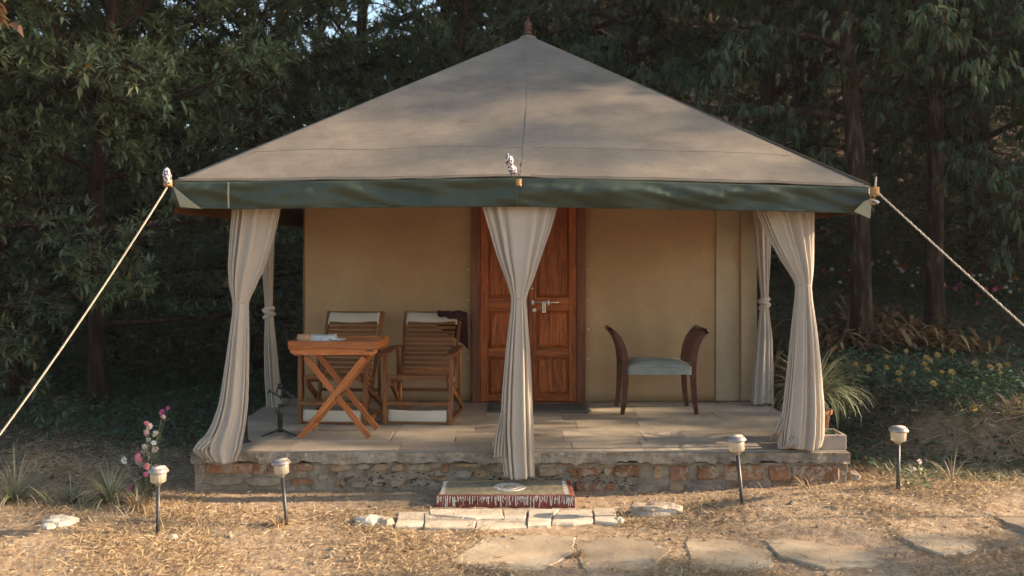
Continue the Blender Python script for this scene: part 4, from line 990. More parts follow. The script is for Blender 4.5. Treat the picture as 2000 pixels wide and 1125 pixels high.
# ------------------------------------------------------------------ furniture
def build_recliner():
    t = thing('reclining_chair', (0, 0, FZ), 'slatted wooden reclining chair standing behind the folding tray table', 'chair', 'slatted reclining chairs')
    hw = .278
    for s in (-1, 1):
        bar('front_leg', (s * hw, -.33, 0), (s * (hw + .012), -.285, .585), .034, .046, M_teak, t, up=(0, 1, 0))
        bar('rear_leg', (s * (hw - .03), -.22, .33), (s * (hw + .01), .42, .02), .03, .045, M_teak, t, up=(0, 0, 1))
        bar('side_rail', (s * (hw - .038), -.31, .375), (s * (hw - .038), .20, .315), .022, .05, M_teak, t)
        bar('back_stile', (s * (hw - .045), .02, .07), (s * (hw - .02), .47, .905), .026, .045, M_teak, t, up=(0, 1, 0))
        bar('arm_post', (s * hw, .25, .10), (s * (hw + .005), .20, .60), .026, .036, M_teak, t, up=(0, 1, 0))
        ap = [(s * (hw + .012), -.37, .592), (s * (hw + .016), -.2, .607), (s * (hw + .012), .05, .612), (s * (hw + .006), .28, .60)]
        MB().sweep(ap, [.034, .042, .038, .03], .012, (1, 0, 0)).build('armrest', M_teak, t, bevel=.003)
        bar('foot_rail', (s * (hw - .005), -.34, .02), (s * (hw + .005), .44, .02), .03, .036, M_teak, t)
    curve = [(-.315, .405), (-.27, .398), (-.18, .375), (-.08, .352), (.02, .345), (.09, .365), (.13, .41), (.19, .52), (.28, .665), (.38, .81)]
    # resample
    pts = [Vector((0, a, b)) for a, b in curve]; acc = [0]
    for i in range(1, len(pts)): acc.append(acc[-1] + (pts[i] - pts[i - 1]).length)
    n = int(acc[-1] / .047); r = random.Random(2)
    for k in range(1, n + 1):
        s_ = k * .047; i = max(j for j in range(len(acc) - 1) if acc[j] <= s_ or j == 0)
        f = (s_ - acc[i]) / (acc[i + 1] - acc[i]); p = pts[i].lerp(pts[i + 1], f); tg = (pts[i + 1] - pts[i]).normalized(); nr = Vector((1, 0, 0)).cross(tg)
        wdt = .232 if p.y < .15 else .225
        bar('slat', (-wdt + r.uniform(-.004, .004), p.y, p.z), (wdt, p.y, p.z + r.uniform(-.003, .003)), .032, .010, M_teak, t, up=nr)
    MB().sweep([(-.245, -.325, .395), (-.16, -.325, .402), (-.06, -.325, .392), (.04, -.325, .392), (.14, -.325, .402), (.245, -.325, .397)], .012, .019, (0, 1, 0)).build('front_rail', M_teak, t, bevel=.004)
    bar('stretcher', (-hw, -.335, .178), (hw, -.335, .178), .03, .03, M_teak, t)
    bar('stretcher', (-hw, .30, .20), (hw, .30, .20), .03, .03, M_teak, t)
    bar('stretcher', (-hw, -.318, .014), (hw, -.318, .014), .024, .026, M_teak, t)
    bar('top_rail', (-hw + .03, .465, .895), (hw - .03, .465, .895), .02, .03, M_teak, t)
    # canvas head sling and foot sling, slightly slack
    def sling(name, za, ya, zb, yb, hw_, bulge):
        V = []; nu, nv = 16, 8
        for j in range(nv + 1):
            v = j / nv
            for i in range(nu + 1):
                u = i / nu * 2 - 1; V.append((u * hw_, ya + (yb - ya) * v - bulge * math.sin(PI * v) - .006 * (1 - u * u), za + (zb - za) * v + (-.008 * (1 - u * u) if v > .9 else 0)))
        m = MB().add(V, [(j * (nu + 1) + i, j * (nu + 1) + i + 1, (j + 1) * (nu + 1) + i + 1, (j + 1) * (nu + 1) + i) for j in range(nv) for i in range(nu)])
        o = m.build(name, M_canvas_head, t, True); s = o.modifiers.new('thick', 'SOLIDIFY'); s.thickness = .006
    sling('head_sling', .795, .375, .905, .452, .238, .014)
    sling('foot_sling', .022, -.338, .125, -.330, .252, .006)
    return t
ch1 = build_recliner()
ch2 = copy_tree(ch1)
ch1.location = (-1.46, 8.16, FZ); ch1.rotation_euler = (0, 0, R(-5))
ch2.location = (-.735, 8.16, FZ); ch2.rotation_euler = (0, 0, R(-5))
ch2['label'] = 'slatted wooden reclining chair with a dark shawl on its headrest, nearest the door'

def build_table():
    t = thing('folding_tray_table', (-1.345, 7.4, FZ), 'orange brown folding table with crossed legs and a raised tray top', 'table', None, R(-2))
    hw, hd, zt = .355, .235, .77
    for s, yy in ((-1, -hd + .04), (1, hd - .08)):
        bar('leg', (-.27, yy, .012), (.235, yy, zt - .13), .045, .022, M_tablewood, t, up=(0, 1, 0))
        bar('leg', (.27, yy + .026, .012), (-.235, yy + .026, zt - .13), .045, .022, M_tablewood, t, up=(0, 1, 0))
    bar('stretcher', (-.225, -hd + .04, .06), (-.225, hd - .06, .06), .03, .02, M_tablewood, t); bar('stretcher', (.20, -hd + .04, .60), (.20, hd - .06, .60), .03, .02, M_tablewood, t)
    MB().tube([(0.012, -hd + .02, .325), (0.012, hd - .03, .325)], .006, 8).build('pivot', M_darkmetal, t, True)
    for s in (-1, 1):    # lower frame rails with rounded ends
        m = MB(); y = s * (hd - .014)
        prof = [(-hw + .02, zt - .095), (-hw + .05, zt - .108), (hw - .05, zt - .108), (hw - .02, zt - .095), (hw - .008, zt - .062), (-hw + .008, zt - .062)]
        vs = [(x, y - .012, z) for x, z in prof] + [(x, y + .012, z) for x, z in prof]; n = 6
        m.add(vs, [tuple(range(n)), tuple(range(2 * n - 1, n - 1, -1))] + [(k, n + k, n + (k + 1) % n, (k + 1) % n) for k in range(n)])
        m.build('frame_rail', M_tablewood, t, bevel=.003)
    MB().box((0, 0, zt - .055), (2 * hw - .01, 2 * hd - .01, .012)).build('tray_board', M_tablewood, t, bevel=.002)
    for s in (-1, 1):
        bar('tray_side', (-hw, s * hd, zt - .03), (hw, s * hd, zt - .03), .016, .062, M_tablewood, t)
        bar('tray_side', (s * (hw - .008), -hd + .009, zt - .03), (s * (hw - .008), hd - .009, zt - .03), .016, .062, M_tablewood, t)
    MB().tube([(.25, -hd - .010, zt - .075), (.27, -hd - .018, zt - .07), (.30, -hd - .018, zt - .07), (.32, -hd - .010, zt - .078)], .004, 6).build('handle', M_darkmetal, t, True)
build_table()
def on_table():
    zt = FZ + .77 - .048
    m = MB().lathe([(.035, 0), (.05, .012), (.054, .07), (.047, .094), (.0, .098)], (0, 0, 0), 18, Matrix.Diagonal((1, .8, 1))); o = m.build('woven_box', M_woven, None, True, loc=(-1.345 - .26, 7.26, zt)); tag(o, 'small round woven box at the left end of the tray table', 'box')
    # soft white folded cloth
    V = []; n = 22
    for j in range(n + 1):
        for i in range(n + 1):
            u, v = i / n - .5, j / n - .5; V.append((u * .24, v * .16, .052 + .012 * mnoise.noise((u * 6, v * 6, 1)) + .012 * mnoise.noise((u * 14, v * 14, 3)) - .035 * (max(abs(u), abs(v)) > .45)))
    m = MB().add(V, [(j * (n + 1) + i, j * (n + 1) + i + 1, (j + 1) * (n + 1) + i + 1, (j + 1) * (n + 1) + i) for j in range(n) for i in range(n)])
    o = m.build('folded_cloth', M_whitecloth, None, True, loc=(-1.345 - .13, 7.38, zt + .022)); o.modifiers.new('t', 'SOLIDIFY').thickness = .01; tag(o, 'crumpled white cloth lying on the tray table beside the woven box', 'cloth')
    t = thing('saucer', (-1.345 + .0, 7.30, zt), 'white saucer with a dark underside lying on the tray table', 'saucer')
    MB().lathe([(.035, .038), (.062, .048), (.066, .056), (.06, .056), (.03, .046), (0, .045)], (0, 0, 0), 24).build('dish', M_whitecloth, t, True)
    MB().lathe([(.03, 0), (.034, .038)], (0, 0, 0), 16).build('stand', M_black, t, True)
on_table()

def shawl():
    # draped over the right end of the second recliner's headrest
    M = Matrix.Translation(ch2.location) @ Matrix.Rotation(R(-5), 4, 'Z'); V = []; n = 26
    for j in range(n + 1):
        for i in range(n + 1):
            u, v = i / n, j / n; x = .07 + u * .26 - .04 * v * (1 - u); s = (v - .42)
            y = .44 - .012 + (.10 * s if s > 0 else .0) - (.05 * (-s) * 1.2 if s < 0 else 0); z = .922 - abs(s) * (.16 if s < 0 else .45) * (0.6 + .7 * u) - .05 * max(0, u - .75) * 2
            if s < 0: y = .44 - .02 + s * .20
            y += .012 * mnoise.noise((u * 5, v * 5, 2)) - .006; z += .014 * mnoise.noise((u * 6, v * 4, 9))
            V.append(tuple(M @ Vector((x, y, z))))
    m = MB().add(V, [(j * (n + 1) + i, j * (n + 1) + i + 1, (j + 1) * (n + 1) + i + 1, (j + 1) * (n + 1) + i) for j in range(n) for i in range(n)])
    o = m.build('shawl', M_shawl, None, True); o.modifiers.new('t', 'SOLIDIFY').thickness = .008
    tag(o, 'dark maroon patterned shawl draped over the headrest of the chair by the door', 'shawl')
shawl()

def bench():
    t = thing('window_seat', (1.37, 8.53, FZ), 'dark wood seat with two scrolled slatted ends and a grey green cushion', 'bench')
    hd = .225
    def stile(prof, y, sgn):
        pts = []
        P_ = [Vector((x, y, z)) for x, z in prof]
        for i in range(len(P_) - 1):     # Catmull-Rom
            p0, p1, p2, p3 = P_[max(0, i - 1)], P_[i], P_[i + 1], P_[min(len(P_) - 1, i + 2)]
            for k in range(5):
                u = k / 5; pts.append(.5 * ((2 * p1) + (p2 - p0) * u + (2 * p0 - 5 * p1 + 4 * p2 - p3) * u * u + (-p0 + 3 * p1 - 3 * p2 + p3) * u ** 3))
        pts.append(P_[-1]); n = len(pts)
        return pts
    side = [(.335, 0), (.318, .12), (.306, .30), (.304, .44), (.318, .56), (.352, .66), (.405, .735), (.43, .755)]
    for s in (-1, 1):
        for y in (-hd, hd):
            pts = stile([(s * x, z) for x, z in side], y, s); n = len(pts)
            MB().sweep(pts, .014, [.017 + .012 * math.sin(PI * min(1, i / n * 1.1)) for i in range(n)], (0, 1, 0)).build('stile', M_benchwood, t, bevel=.004)
        MB().tube([(s * .425, -hd - .014, .748), (s * .425, hd + .014, .748)], .022, 12).build('top_rail', M_benchwood, t, True)
        bar('end_rail', (s * .306, -hd, .40), (s * .306, hd, .40), .025, .06, M_benchwood, t)
        for k in range(5):
            y = -hd + .075 + k * (2 * hd - .15) / 4
            pts = stile([(s * (x + .002), z) for x, z in side[3:]], y, s); MB().sweep(pts, .012, .006, (0, 1, 0)).build('slat', M_benchwood, t)
    V = []; n = 20
    for j in range(n + 1):
        for i in range(n + 1):
            u, v = i / n * 2 - 1, j / n * 2 - 1; V.append((u * .285, v * (hd + .02), .445 + .035 * (1 - u ** 4) * (1 - v ** 4) - .008 * max(abs(u), abs(v)) ** 12))
    fs = [(j * (n + 1) + i, j * (n + 1) + i + 1, (j + 1) * (n + 1) + i + 1, (j + 1) * (n + 1) + i) for j in range(n) for i in range(n)]
    rim = [i for i in range(n + 1)] + [j * (n + 1) + n for j in range(1, n + 1)] + [n * (n + 1) + i for i in range(n - 1, -1, -1)] + [j * (n + 1) for j in range(n - 1, 0, -1)]
    b0 = len(V); V += [(V[q][0], V[q][1], .362) for q in rim]; m_ = len(rim)
    fs += [(rim[k], b0 + k, b0 + (k + 1) % m_, rim[(k + 1) % m_]) for k in range(m_)]; fs.append(tuple(b0 + k for k in range(m_)))
    MB().add(V, fs).build('cushion', M_bluefab, t, True, bevel=.004)
    MB().tube([(V[q][0] * 1.004, V[q][1] * 1.004, .43) for q in rim + rim[:1]], .004, 5).build('piping', M_bluefab, t, True)
bench()

def gimbal():
    x, y = G(547, 851, FZ); t = thing('phone_gimbal', (x, y, FZ), 'black handheld phone stabiliser standing on a mini tripod', 'gimbal')
    for a in (R(200), R(-15), R(95)):
        MB().tube([(0, 0, .055), (.05 * math.cos(a), .05 * math.sin(a), .035), (.145 * math.cos(a), .145 * math.sin(a), .006)], [.011, .009, .006], 8).build('leg', M_black, t, True)
    MB().lathe([(.016, .03), (.02, .045), (.019, .06), (.017, .065), (.020, .07), (.021, .17), (.024, .18), (.025, .215), (.02, .222), (.018, .25), (.0, .252)], (0, 0, 0), 16).build('grip', M_black, t, True)
    MB().box((-.022, -.012, .20), (.022, .016, .03)).box((.0, -.024, .212), (.014, .006, .014)).build('controls', M_darkmetal, t, bevel=.003)
    MB().tube([(.01, 0, .235), (.045, -.005, .245), (.07, -.01, .27), (.085, -.01, .30)], .009, 8).build('lower_arm', M_black, t, True)
    MB().lathe([(.018, -.02), (.02, -.014), (.02, .014), (.018, .02)], (.095, -.01, .315), 14, Matrix.Rotation(R(60), 3, 'Y')).build('motor', M_black, t, True)
    MB().tube([(.095, -.01, .315), (.05, .0, .35), (.0, .01, .385)], [.011, .013, .011], 8).build('upper_arm', M_black, t, True)
    MB().lathe([(.017, -.018), (.02, -.012), (.02, .012), (.017, .018)], (.0, 0, .395), 14, Matrix.Rotation(R(20), 3, 'X')).build('motor', M_black, t, True)
    MB().tube([(0, 0, .395), (-.02, -.01, .37), (-.025, -.02, .345)], .008, 8).build('clamp_arm', M_black, t, True)
    MB().box((-.03, -.03, .335), (.115, .014, .012), Matrix.Rotation(R(30), 3, 'Y')).box((-.078, -.035, .36), (.012, .024, .03), Matrix.Rotation(R(30), 3, 'Y')).box((.018, -.035, .308), (.012, .024, .03), Matrix.Rotation(R(30), 3, 'Y')).build('clamp', M_black, t, bevel=.002)
gimbal()

# door mat
def mat_():
    x0, x1 = (955 - VX) / FPX * 8.7, (1150 - VX) / FPX * 8.7; V = []; n = 20; m_ = 8
    for j in range(m_ + 1):
        for i in range(n + 1): V.append((x0 + (x1 - x0) * i / n, 8.40 + .45 * j / m_, .0))
    V = [(a - .2, b - 8.6, .006 + .004 * mnoise.noise((a * 4, b * 4, 1))) for a, b, c in V]
    m = MB().add(V, [(j * (n + 1) + i, j * (n + 1) + i + 1, (j + 1) * (n + 1) + i + 1, (j + 1) * (n + 1) + i) for j in range(m_) for i in range(n)])
    o = m.build('door_mat', M_mat, None, True, loc=(.2, 8.6, FZ + .004)); o.modifiers.new('t', 'SOLIDIFY').thickness = .006
    tag(o, 'flat dark grey mat on the porch floor before the door', 'mat')
mat_()

# planter block with moss
def planter():
    t = thing('cement_planter', (2.345, 6.94, FZ), 'pale cement trough planter with moss on the right front corner of the platform', 'planter')
    W, D, h = .325, .26, .112; m = MB(); e = .028
    out = [(-W / 2, -D / 2), (W / 2, -D / 2), (W / 2, D / 2), (-W / 2, D / 2)]; inn = [(-W / 2 + e, -D / 2 + e), (W / 2 - e, -D / 2 + e), (W / 2 - e, D / 2 - e), (-W / 2 + e, D / 2 - e)]
    vs = [(x, y, 0) for x, y in out] + [(x, y, h) for x, y in out] + [(x, y, h) for x, y in inn] + [(x, y, h - .03) for x, y in inn]
    fs = [(3, 2, 1, 0)]
    for k in range(4): k2 = (k + 1) % 4; fs += [(k, k2, 4 + k2, 4 + k), (4 + k, 4 + k2, 8 + k2, 8 + k), (8 + k, 8 + k2, 12 + k2, 12 + k)]
    fs.append((12, 13, 14, 15)); m.add(vs, fs).build('trough', M_planter, t, bevel=.006)
    r = np.random.RandomState(8); n = 900; p = np.stack([r.normal(.03, .05, n).clip(-.12, .12), r.normal(0, .045, n).clip(-.09, .09), np.full(n, h - .03)], 1)
    d = r.normal(0, .5, (n, 3)); d[:, 2] = 1; V, F = scatter(bladeT(.22, .1), p, d, r.uniform(.015, .05, n), r.uniform(-1, 1, n)); o = link(bpy.data.objects.new('moss', mesh_np('moss', V, F, M_cover)), t); o['kind'] = 'stuff'
planter()

def arching(name, x, y, z, n, ln, label, mat, seed, cat='plant', pot=None, width=.06, spread=1.0, flowers=None, wd=None, group=None):
    t = thing(name, (x, y, z), label, cat, group); r = np.random.RandomState(seed); V = []; F = []
    for k in range(n):
        az = r.uniform(0, 2 * PI); L_ = ln * r.uniform(.5, 1.1); out = r.uniform(.25, 1.0) * spread; m = 7; w0 = (wd or .012) * r.uniform(.6, 1.2); hb = pot or 0
        b = len(V); sx, sy = -math.sin(az), math.cos(az); px = py = 0; pz = hb; el = math.pi / 2 - out * .55; 
        for i in range(m + 1):
            u = i / m; w_ = w0 * (1 - u ** 2.2) * .5 + .0006
            V.append((px + sx * w_ + .015 * math.cos(az), py + sy * w_ + .015 * math.sin(az), pz)); V.append((px - sx * w_ + .015 * math.cos(az), py - sy * w_ + .015 * math.sin(az), pz))
            st = L_ / m; px += math.cos(az) * math.cos(el) * st; py += math.sin(az) * math.cos(el) * st; pz += math.sin(el) * st; el -= out * r.uniform(.25, .5)
        for i in range(m): F.append((b + 2 * i, b + 2 * i + 1, b + 2 * i + 3, b + 2 * i + 2))
    o = link(bpy.data.objects.new('blades', mesh_np('blades', np.array(V), np.array(F), mat)), t)
    return t
def spider():
    t = arching('spider_plant', 2.40, 7.22, FZ, 260, .62, 'spider plant with long arching pale leaves in a clay pot behind the curtain', M_spider, 5, pot=.25, wd=.016, spread=1.2)
    MB().lathe([(.09, 0), (.125, .2), (.14, .205), (.14, .235), (.125, .235), (.12, .215), (0, .215)], (0, 0, 0), 24).build('pot', M_terra, t, True)
    m = MB(); r = random.Random(6)
    for k in range(5): m.tube([(.02, 0, .25), (.12, -.02, .42 - .02 * k), (.22 + .02 * k, -.03 + .02 * k, .40 - .03 * k), (.29 + .01 * k, -.02, .30 - .03 * k)], .0025, 5)
    m.build('runner', M_spider, t, True)
    n = 110; r = np.random.RandomState(9); p = np.stack([r.normal(.29, .035, n), r.normal(-.02, .03, n), r.normal(.28, .05, n)], 1); V, F = scatter(leafT(.5, .1, .1), p, r.normal(0, 1, (n, 3)), r.uniform(.01, .022, n), r.uniform(-1, 1, n))
    link(bpy.data.objects.new('blossom', mesh_np('blossom', V, F, M_spider)), t)
spider()

# ------------------------------------------------------------------ solar lamps
def build_lamp():
    t = thing('solar_lamp', (0, 0, 0), '-', 'garden lamp', 'solar lamps on stakes in front of the porch')
    MB().tube([(0, 0, -.06), (0, 0, .04), (0, 0, .06), (0, 0, .33)], [.006, .013, .0115, .0115], 12).build('stake', M_darkmetal, t, True)
    MB().lathe([(.0125, .30), (.018, .315), (.040, .325), (.045, .33), (.048, .385), (.044, .39), (.0, .392)], (0, 0, 0), 48, None, .03, 16).build('lens', M_lens, t, True)
    MB().lathe([(.0, .384), (.058, .386), (.063, .390), (.062, .396), (.050, .413), (.046, .415), (0, .415)], (0, 0, 0), 32).build('cap', M_caps, t, True, bevel=.001)
    MB().lathe([(.043, .4155), (.043, .4185), (0, .420)], (0, 0, 0), 28).build('solar_panel', M_captop, t, True)
    return t
lamp0 = build_lamp()
lamps = [(308, 1044, .0, 1.0, (1, 1), 'solar lamp at far left, in front of the pink flowers'), (560, 1024, .0, 1.0, (-2.5, -6), 'leaning solar lamp in front of the platform at left'),
         (1450, 984, .09, 1.08, (-3, -5), 'leaning solar lamp in front of the platform at right'), (1754, 962, .13, 1.04, (0, .5), 'solar lamp at far right, beside the small pale leaved plant')]
for i, (px, py, gz, s, tilt, lab) in enumerate(lamps):
    o = lamp0 if i == 0 else copy_tree(lamp0)
    x, y = G(px, py, gz); o.location = (x, y, float(ground_h(x, y)) * .5 + gz * .5); o.rotation_euler = (R(tilt[0]), R(tilt[1]), 0); o.scale = (s, s, s); o['label'] = lab

# ------------------------------------------------------------------ slabs, path stones, rocks
def stone_poly(poly, z0, h, mat, name, parent=None, jit=.010, sub=5, seed=0, loc0=None, tilt=(0, 0)):
    """polygon in metres -> irregular slab object with its own origin"""
    r = random.Random(seed); cx = sum(p[0] for p in poly) / len(poly); cy = sum(p[1] for p in poly) / len(poly); q = []
    for a, b in zip(poly, poly[1:] + poly[:1]):
        for k in range(sub):
            u = k / sub; q.append((a[0] + (b[0] - a[0]) * u - cx + r.uniform(-jit, jit), a[1] + (b[1] - a[1]) * u - cy + r.uniform(-jit, jit)))
    o = MB().prism(q, -.05, h, .007).build(name, mat, parent, bevel=0); base = loc0 or (0, 0, 0)
    o.location = (cx - base[0], cy - base[1], z0 - base[2]); o.rotation_euler = (R(tilt[0]), R(tilt[1]), 0); return o
kerb = bpy.data.objects.new('stone_edging', None); C.objects.link(kerb); tag(kerb, 'row of pale rough slabs laid in front of the painted step', 'slabs')
pl = [[(772, 1023), (826, 1023), (832, 995), (779, 995)], [(829, 1026), (925, 1028), (930, 1012), (838, 1003), (836, 994), (829, 1000)], [(838, 1002), (930, 1010), (985, 1008), (978, 992), (838, 992)], [(928, 1028), (1028, 1024), (1030, 1010), (988, 1010), (930, 1012)],
      [(985, 1009), (1026, 1010), (1030, 992), (982, 992)], [(1031, 1023), (1075, 1021), (1076, 1006), (1092, 992), (1033, 992), (1031, 1008)], [(1078, 1018), (1120, 1018), (1160, 1014), (1156, 990), (1095, 991), (1079, 1006)], [(1162, 1014), (1207, 1018), (1200, 988), (1158, 989)]]
for i, p in enumerate(pl): stone_poly([G(a, b, .03) for a, b in p], .0, .015 + .004 * (i % 3), M_slabs, 'slab', kerb, .0028, 6, i, None, (0, 0))
path = bpy.data.objects.new('path', None); C.objects.link(path); tag(path, 'path of broad flat sandstone slabs sunk in dry grass', kind='structure')
pp = [[(882, 1086), (960, 1098), (1060, 1098), (1112, 1072), (1118, 1042), (1060, 1038), (958, 1040)], [(1120, 1066), (1150, 1100), (1270, 1098), (1306, 1062), (1250, 1044), (1180, 1042)], [(1346, 1046), (1352, 1092), (1420, 1104), (1508, 1094), (1500, 1060), (1470, 1040)],
      [(1498, 1044), (1530, 1070), (1610, 1092), (1700, 1090), (1742, 1074), (1720, 1042), (1600, 1037)], [(1742, 1032), (1790, 1062), (1840, 1078), (1890, 1076), (1920, 1058), (1870, 1030), (1800, 1024)], [(1930, 1012), (1970, 1034), (2030, 1052), (2120, 1046), (2090, 1006), (2000, 998)],
      [(1090, 1110), (1120, 1160), (1300, 1170), (1330, 1120), (1200, 1106)], [(1150, 1122), (1, 1)]][:7]
for i, p in enumerate(pp):
    ma, mb_ = sum(a for a, _ in p) / len(p), sum(b for _, b in p) / len(p); q = [G(ma + (a - ma) * 1.07, mb_ + (b - mb_) * 1.1, .035 if i < 3 else .06) for a, b in p]; cx = sum(a for a, _ in q) / len(q); cy = sum(b for _, b in q) / len(q)
    stone_poly(q, float(ground_h(cx, cy)) - .010, .017, M_path, 'stone', path, .009, 6, i + 20)
def lump(name, c, s, label, seed, mat=M_rock, group=None):
    m = MB(); n1, n2 = 14, 9; V = []
    for j in range(n2 + 1):
        for i in range(n1):
            th = 2 * PI * i / n1; ph = PI * j / n2 - PI / 2
            d = Vector((math.cos(th) * math.cos(ph), math.sin(th) * math.cos(ph), math.sin(ph))); k = 1 + .35 * mnoise.noise(d * 1.6 + Vector((seed, 0, 0))) + .12 * mnoise.noise(d * 5 + Vector((seed, 4, 0)))
            V.append((d.x * s[0] * k, d.y * s[1] * k, max(-.8, math.copysign(abs(d.z) ** .7, d.z)) * s[2] * k))
    m.add(V, [(j * n1 + i, j * n1 + (i + 1) % n1, (j + 1) * n1 + (i + 1) % n1, (j + 1) * n1 + i) for j in range(n2) for i in range(n1)])
    o = m.build(name, mat, None, False); o.location = c; tag(o, label, 'rock', group); return o
def gz(x, y): return float(ground_h(x, y))
for px, py, s, lab, sd, mt in ((722, 1016, (.11, .07, .035), 'pale long rock at the left end of the slab row', 1, M_pale), (755, 1018, (.045, .05, .035), 'brown grey stone wedged against the left end of the slabs', 2, M_rock), (1282, 1000, (.20, .10, .045), 'broad ridged rock right of the slab row', 3, M_rock),
                               (1210, 1013, (.03, .04, .02), 'small stone at the right end of the slabs', 4, M_pale), (118, 1027, (.10, .07, .035), 'whitish broken rock in the grass at far left', 5, M_pale), (338, 1046, (.03, .025, .018), 'small pale stone beside the far left lamp', 6, M_pale), (1665, 945, (.05, .06, .045), 'stone at the foot of the platform right corner', 7, M_rock), (95, 1033, (.05, .04, .02), 'flat white chip left of the broken rock', 8, M_pale)):
    x, y = G(px, py, .02); lump('rock', (x, y, gz(x, y) + s[2] * .35), s, lab, sd, mt)

# ------------------------------------------------------------------ dry grass and straw
def straw(name, n, dens, ln, T, mat, seed, xr, yr, up, label, h0=0):
    r = np.random.RandomState(seed); x = r.uniform(*xr, n); y = r.uniform(*yr, n); k = r.uniform(0, 1, n) < dens(x, y); x, y = x[k], y[k]; n = len(x)
    d = r.normal(0, 1, (n, 3)); d[:, 2] = r.uniform(up[0], up[1], n)
    V, F = scatter(T, np.stack([x, y, ground_h(x, y) + h0 + r.uniform(-.004, .012, n)], 1), d, ln * r.uniform(.4, 1.4, n), r.uniform(-1.5, 1.5, n))
    o = link(bpy.data.objects.new(name, mesh_np(name, V, F, mat))); return tag(o, label, kind='stuff')
polys = [[G(a, b, .04) for a, b in p] for p in pp] + [[G(760, 1030, .03), G(1215, 1030, .03), G(1210, 986, .03), G(765, 986, .03)]]
def inpoly(x, y, poly):
    c = np.zeros(len(x), bool); j = len(poly) - 1
    for i in range(len(poly)):
        xi, yi = poly[i]; xj, yj = poly[j]
        c ^= ((yi > y) != (yj > y)) & (x < (xj - xi) * (y - yi) / (yj - yi + 1e-9) + xi); j = i
    return c
def d_straw(x, y):
    base = .12 + .88 * sstep(-.45, .5, sn(x, y, 2.3, 1) + .6 * sn(x, y, 7, 6) + .3 * sn(x, y, 19, 2))
    bare = 1 - .93 * (sstep(-2.35, -2.0, x) * (1 - sstep(2.2, 2.5, x)) * sstep(6.22, 6.36, y) * (1 - sstep(1.0, 1.8, x) * .0))   # trodden strip along the platform
    pathway = 1 - .75 * sstep(-.3, .1, x) * sstep(5.15, 5.25, y) * (1 - sstep(5.75, 5.9, y)) * (1 - .5 * sstep(1.2, 1.8, x))
    v = base * bare * pathway * (1 - .8 * sstep(7.2, 9, y))
    for p in polys: v = v * (1 - .85 * inpoly(x, y, p))
    return v * ~((x > -2.35) & (x < 2.55) & (y > 6.72)) * ~((x > -.53) & (x < .5) & (y > 6.28))
straw('dry_grass', 620000, d_straw, .046, sliverT(.075, .3), M_straw, 21, (-4.4, 4.6), (4.4, 9.5), (.02, .55), 'flattened dry straw coloured grass in front of the platform')
def d_tall(x, y):
    a = sstep(.0, .8, sn(x, y, 2.6, 3)) * (sstep(-1.0, -2.4, x) * np.exp(-((y - 6.1) / .5) ** 2) + .9 * sstep(1.0, 2.0, x) * np.exp(-((y - 6.2) / .35) ** 2) + .15)
    for p in polys: a = a * (1 - inpoly(x, y, p))
    return a * ~((x > -2.35) & (x < 2.55) & (y > 6.72)) * ~((x > -.53) & (x < .5) & (y > 6.28))
straw('standing_grass', 16000, d_tall, .10, bladeT(.03, .3), M_straw, 22, (-4.4, 4.6), (4.6, 8.0), (.8, 2.4), 'upright dry grass stalks in the sunlit strip')
straw('wood_grass', 26000, lambda x, y: ((x < -2.35) | (x > 2.75)) * sstep(6.4, 7.2, y) * (1 - sstep(9.5, 10.5, y)) * sstep(-.6, .5, sn(x, y, 1.4, 8)), .07, bladeT(.06, .3), M_grass, 23, (-7, 8), (6.4, 10.5), (.4, 1.8), 'thin green grass in the shade beside the platform')
straw('leaf_scraps', 3000, lambda x, y: d_straw(x, y) * .4 + .12 * (x > -2.3) * (x < 2.6) * (y > 6.2) * (y < 6.7) * ~((x > -.53) & (x < .5) & (y > 6.28)), .035, leafT(.45, .15, .3), M_litter, 24, (-4, 4.4), (4.6, 7.4), (.0, .5), 'small dead leaves and chips scattered on the ground')
def pebbles():
    n = 2600; r = np.random.RandomState(51); x = r.uniform(-4.2, 4.4, n); y = r.uniform(4.8, 7.0, n); k = r.uniform(0, 1, n) < (1.15 - d_straw(x, y)) * ~((x > -2.33) & (x < 2.53) & (y > 6.74)) * ~((x > -.53) & (x < .5) & (y > 6.28))
    for p in polys: k &= ~inpoly(x, y, p)
    x, y = x[k], y[k]; n = len(x); V = np.array([[1, 0, 0], [0, 1, 0], [-1, 0, 0], [0, -1, 0], [.2, .1, .7], [0, 0, -.6]]) + 0; F = np.array([[0, 1, 4], [1, 2, 4], [2, 3, 4], [3, 0, 4], [1, 0, 5], [2, 1, 5], [3, 2, 5], [0, 3, 5]])
    sz = np.exp(r.normal(-5.0, .45, n)).clip(.002, .022); d = r.normal(0, 1, (n, 3)); d[:, 2] *= .3
    W, Fa = scatter((V, F), np.stack([x, y, ground_h(x, y) + sz * .3], 1), d, sz, r.uniform(-.4, .4, n)); tag(link(bpy.data.objects.new('gravel', mesh_np('gravel', W, Fa, M_gravel))), 'small loose pebbles and clods on the trodden soil', kind='stuff')
M_gravel = rock('gravel', [(.16, .12, .09), (.34, .27, .20), (.55, .48, .39)], 30, .9, .5, 80)
pebbles()
straw('long_straw', 60000, lambda x, y: d_straw(x, y) * sstep(.1, .8, sn(x, y, 3.1, 13)), .10, sliverT(.035, .45), M_straw, 27, (-4.4, 4.6), (4.4, 7.4), (.05, .9), 'longer matted dry grass in clumps')
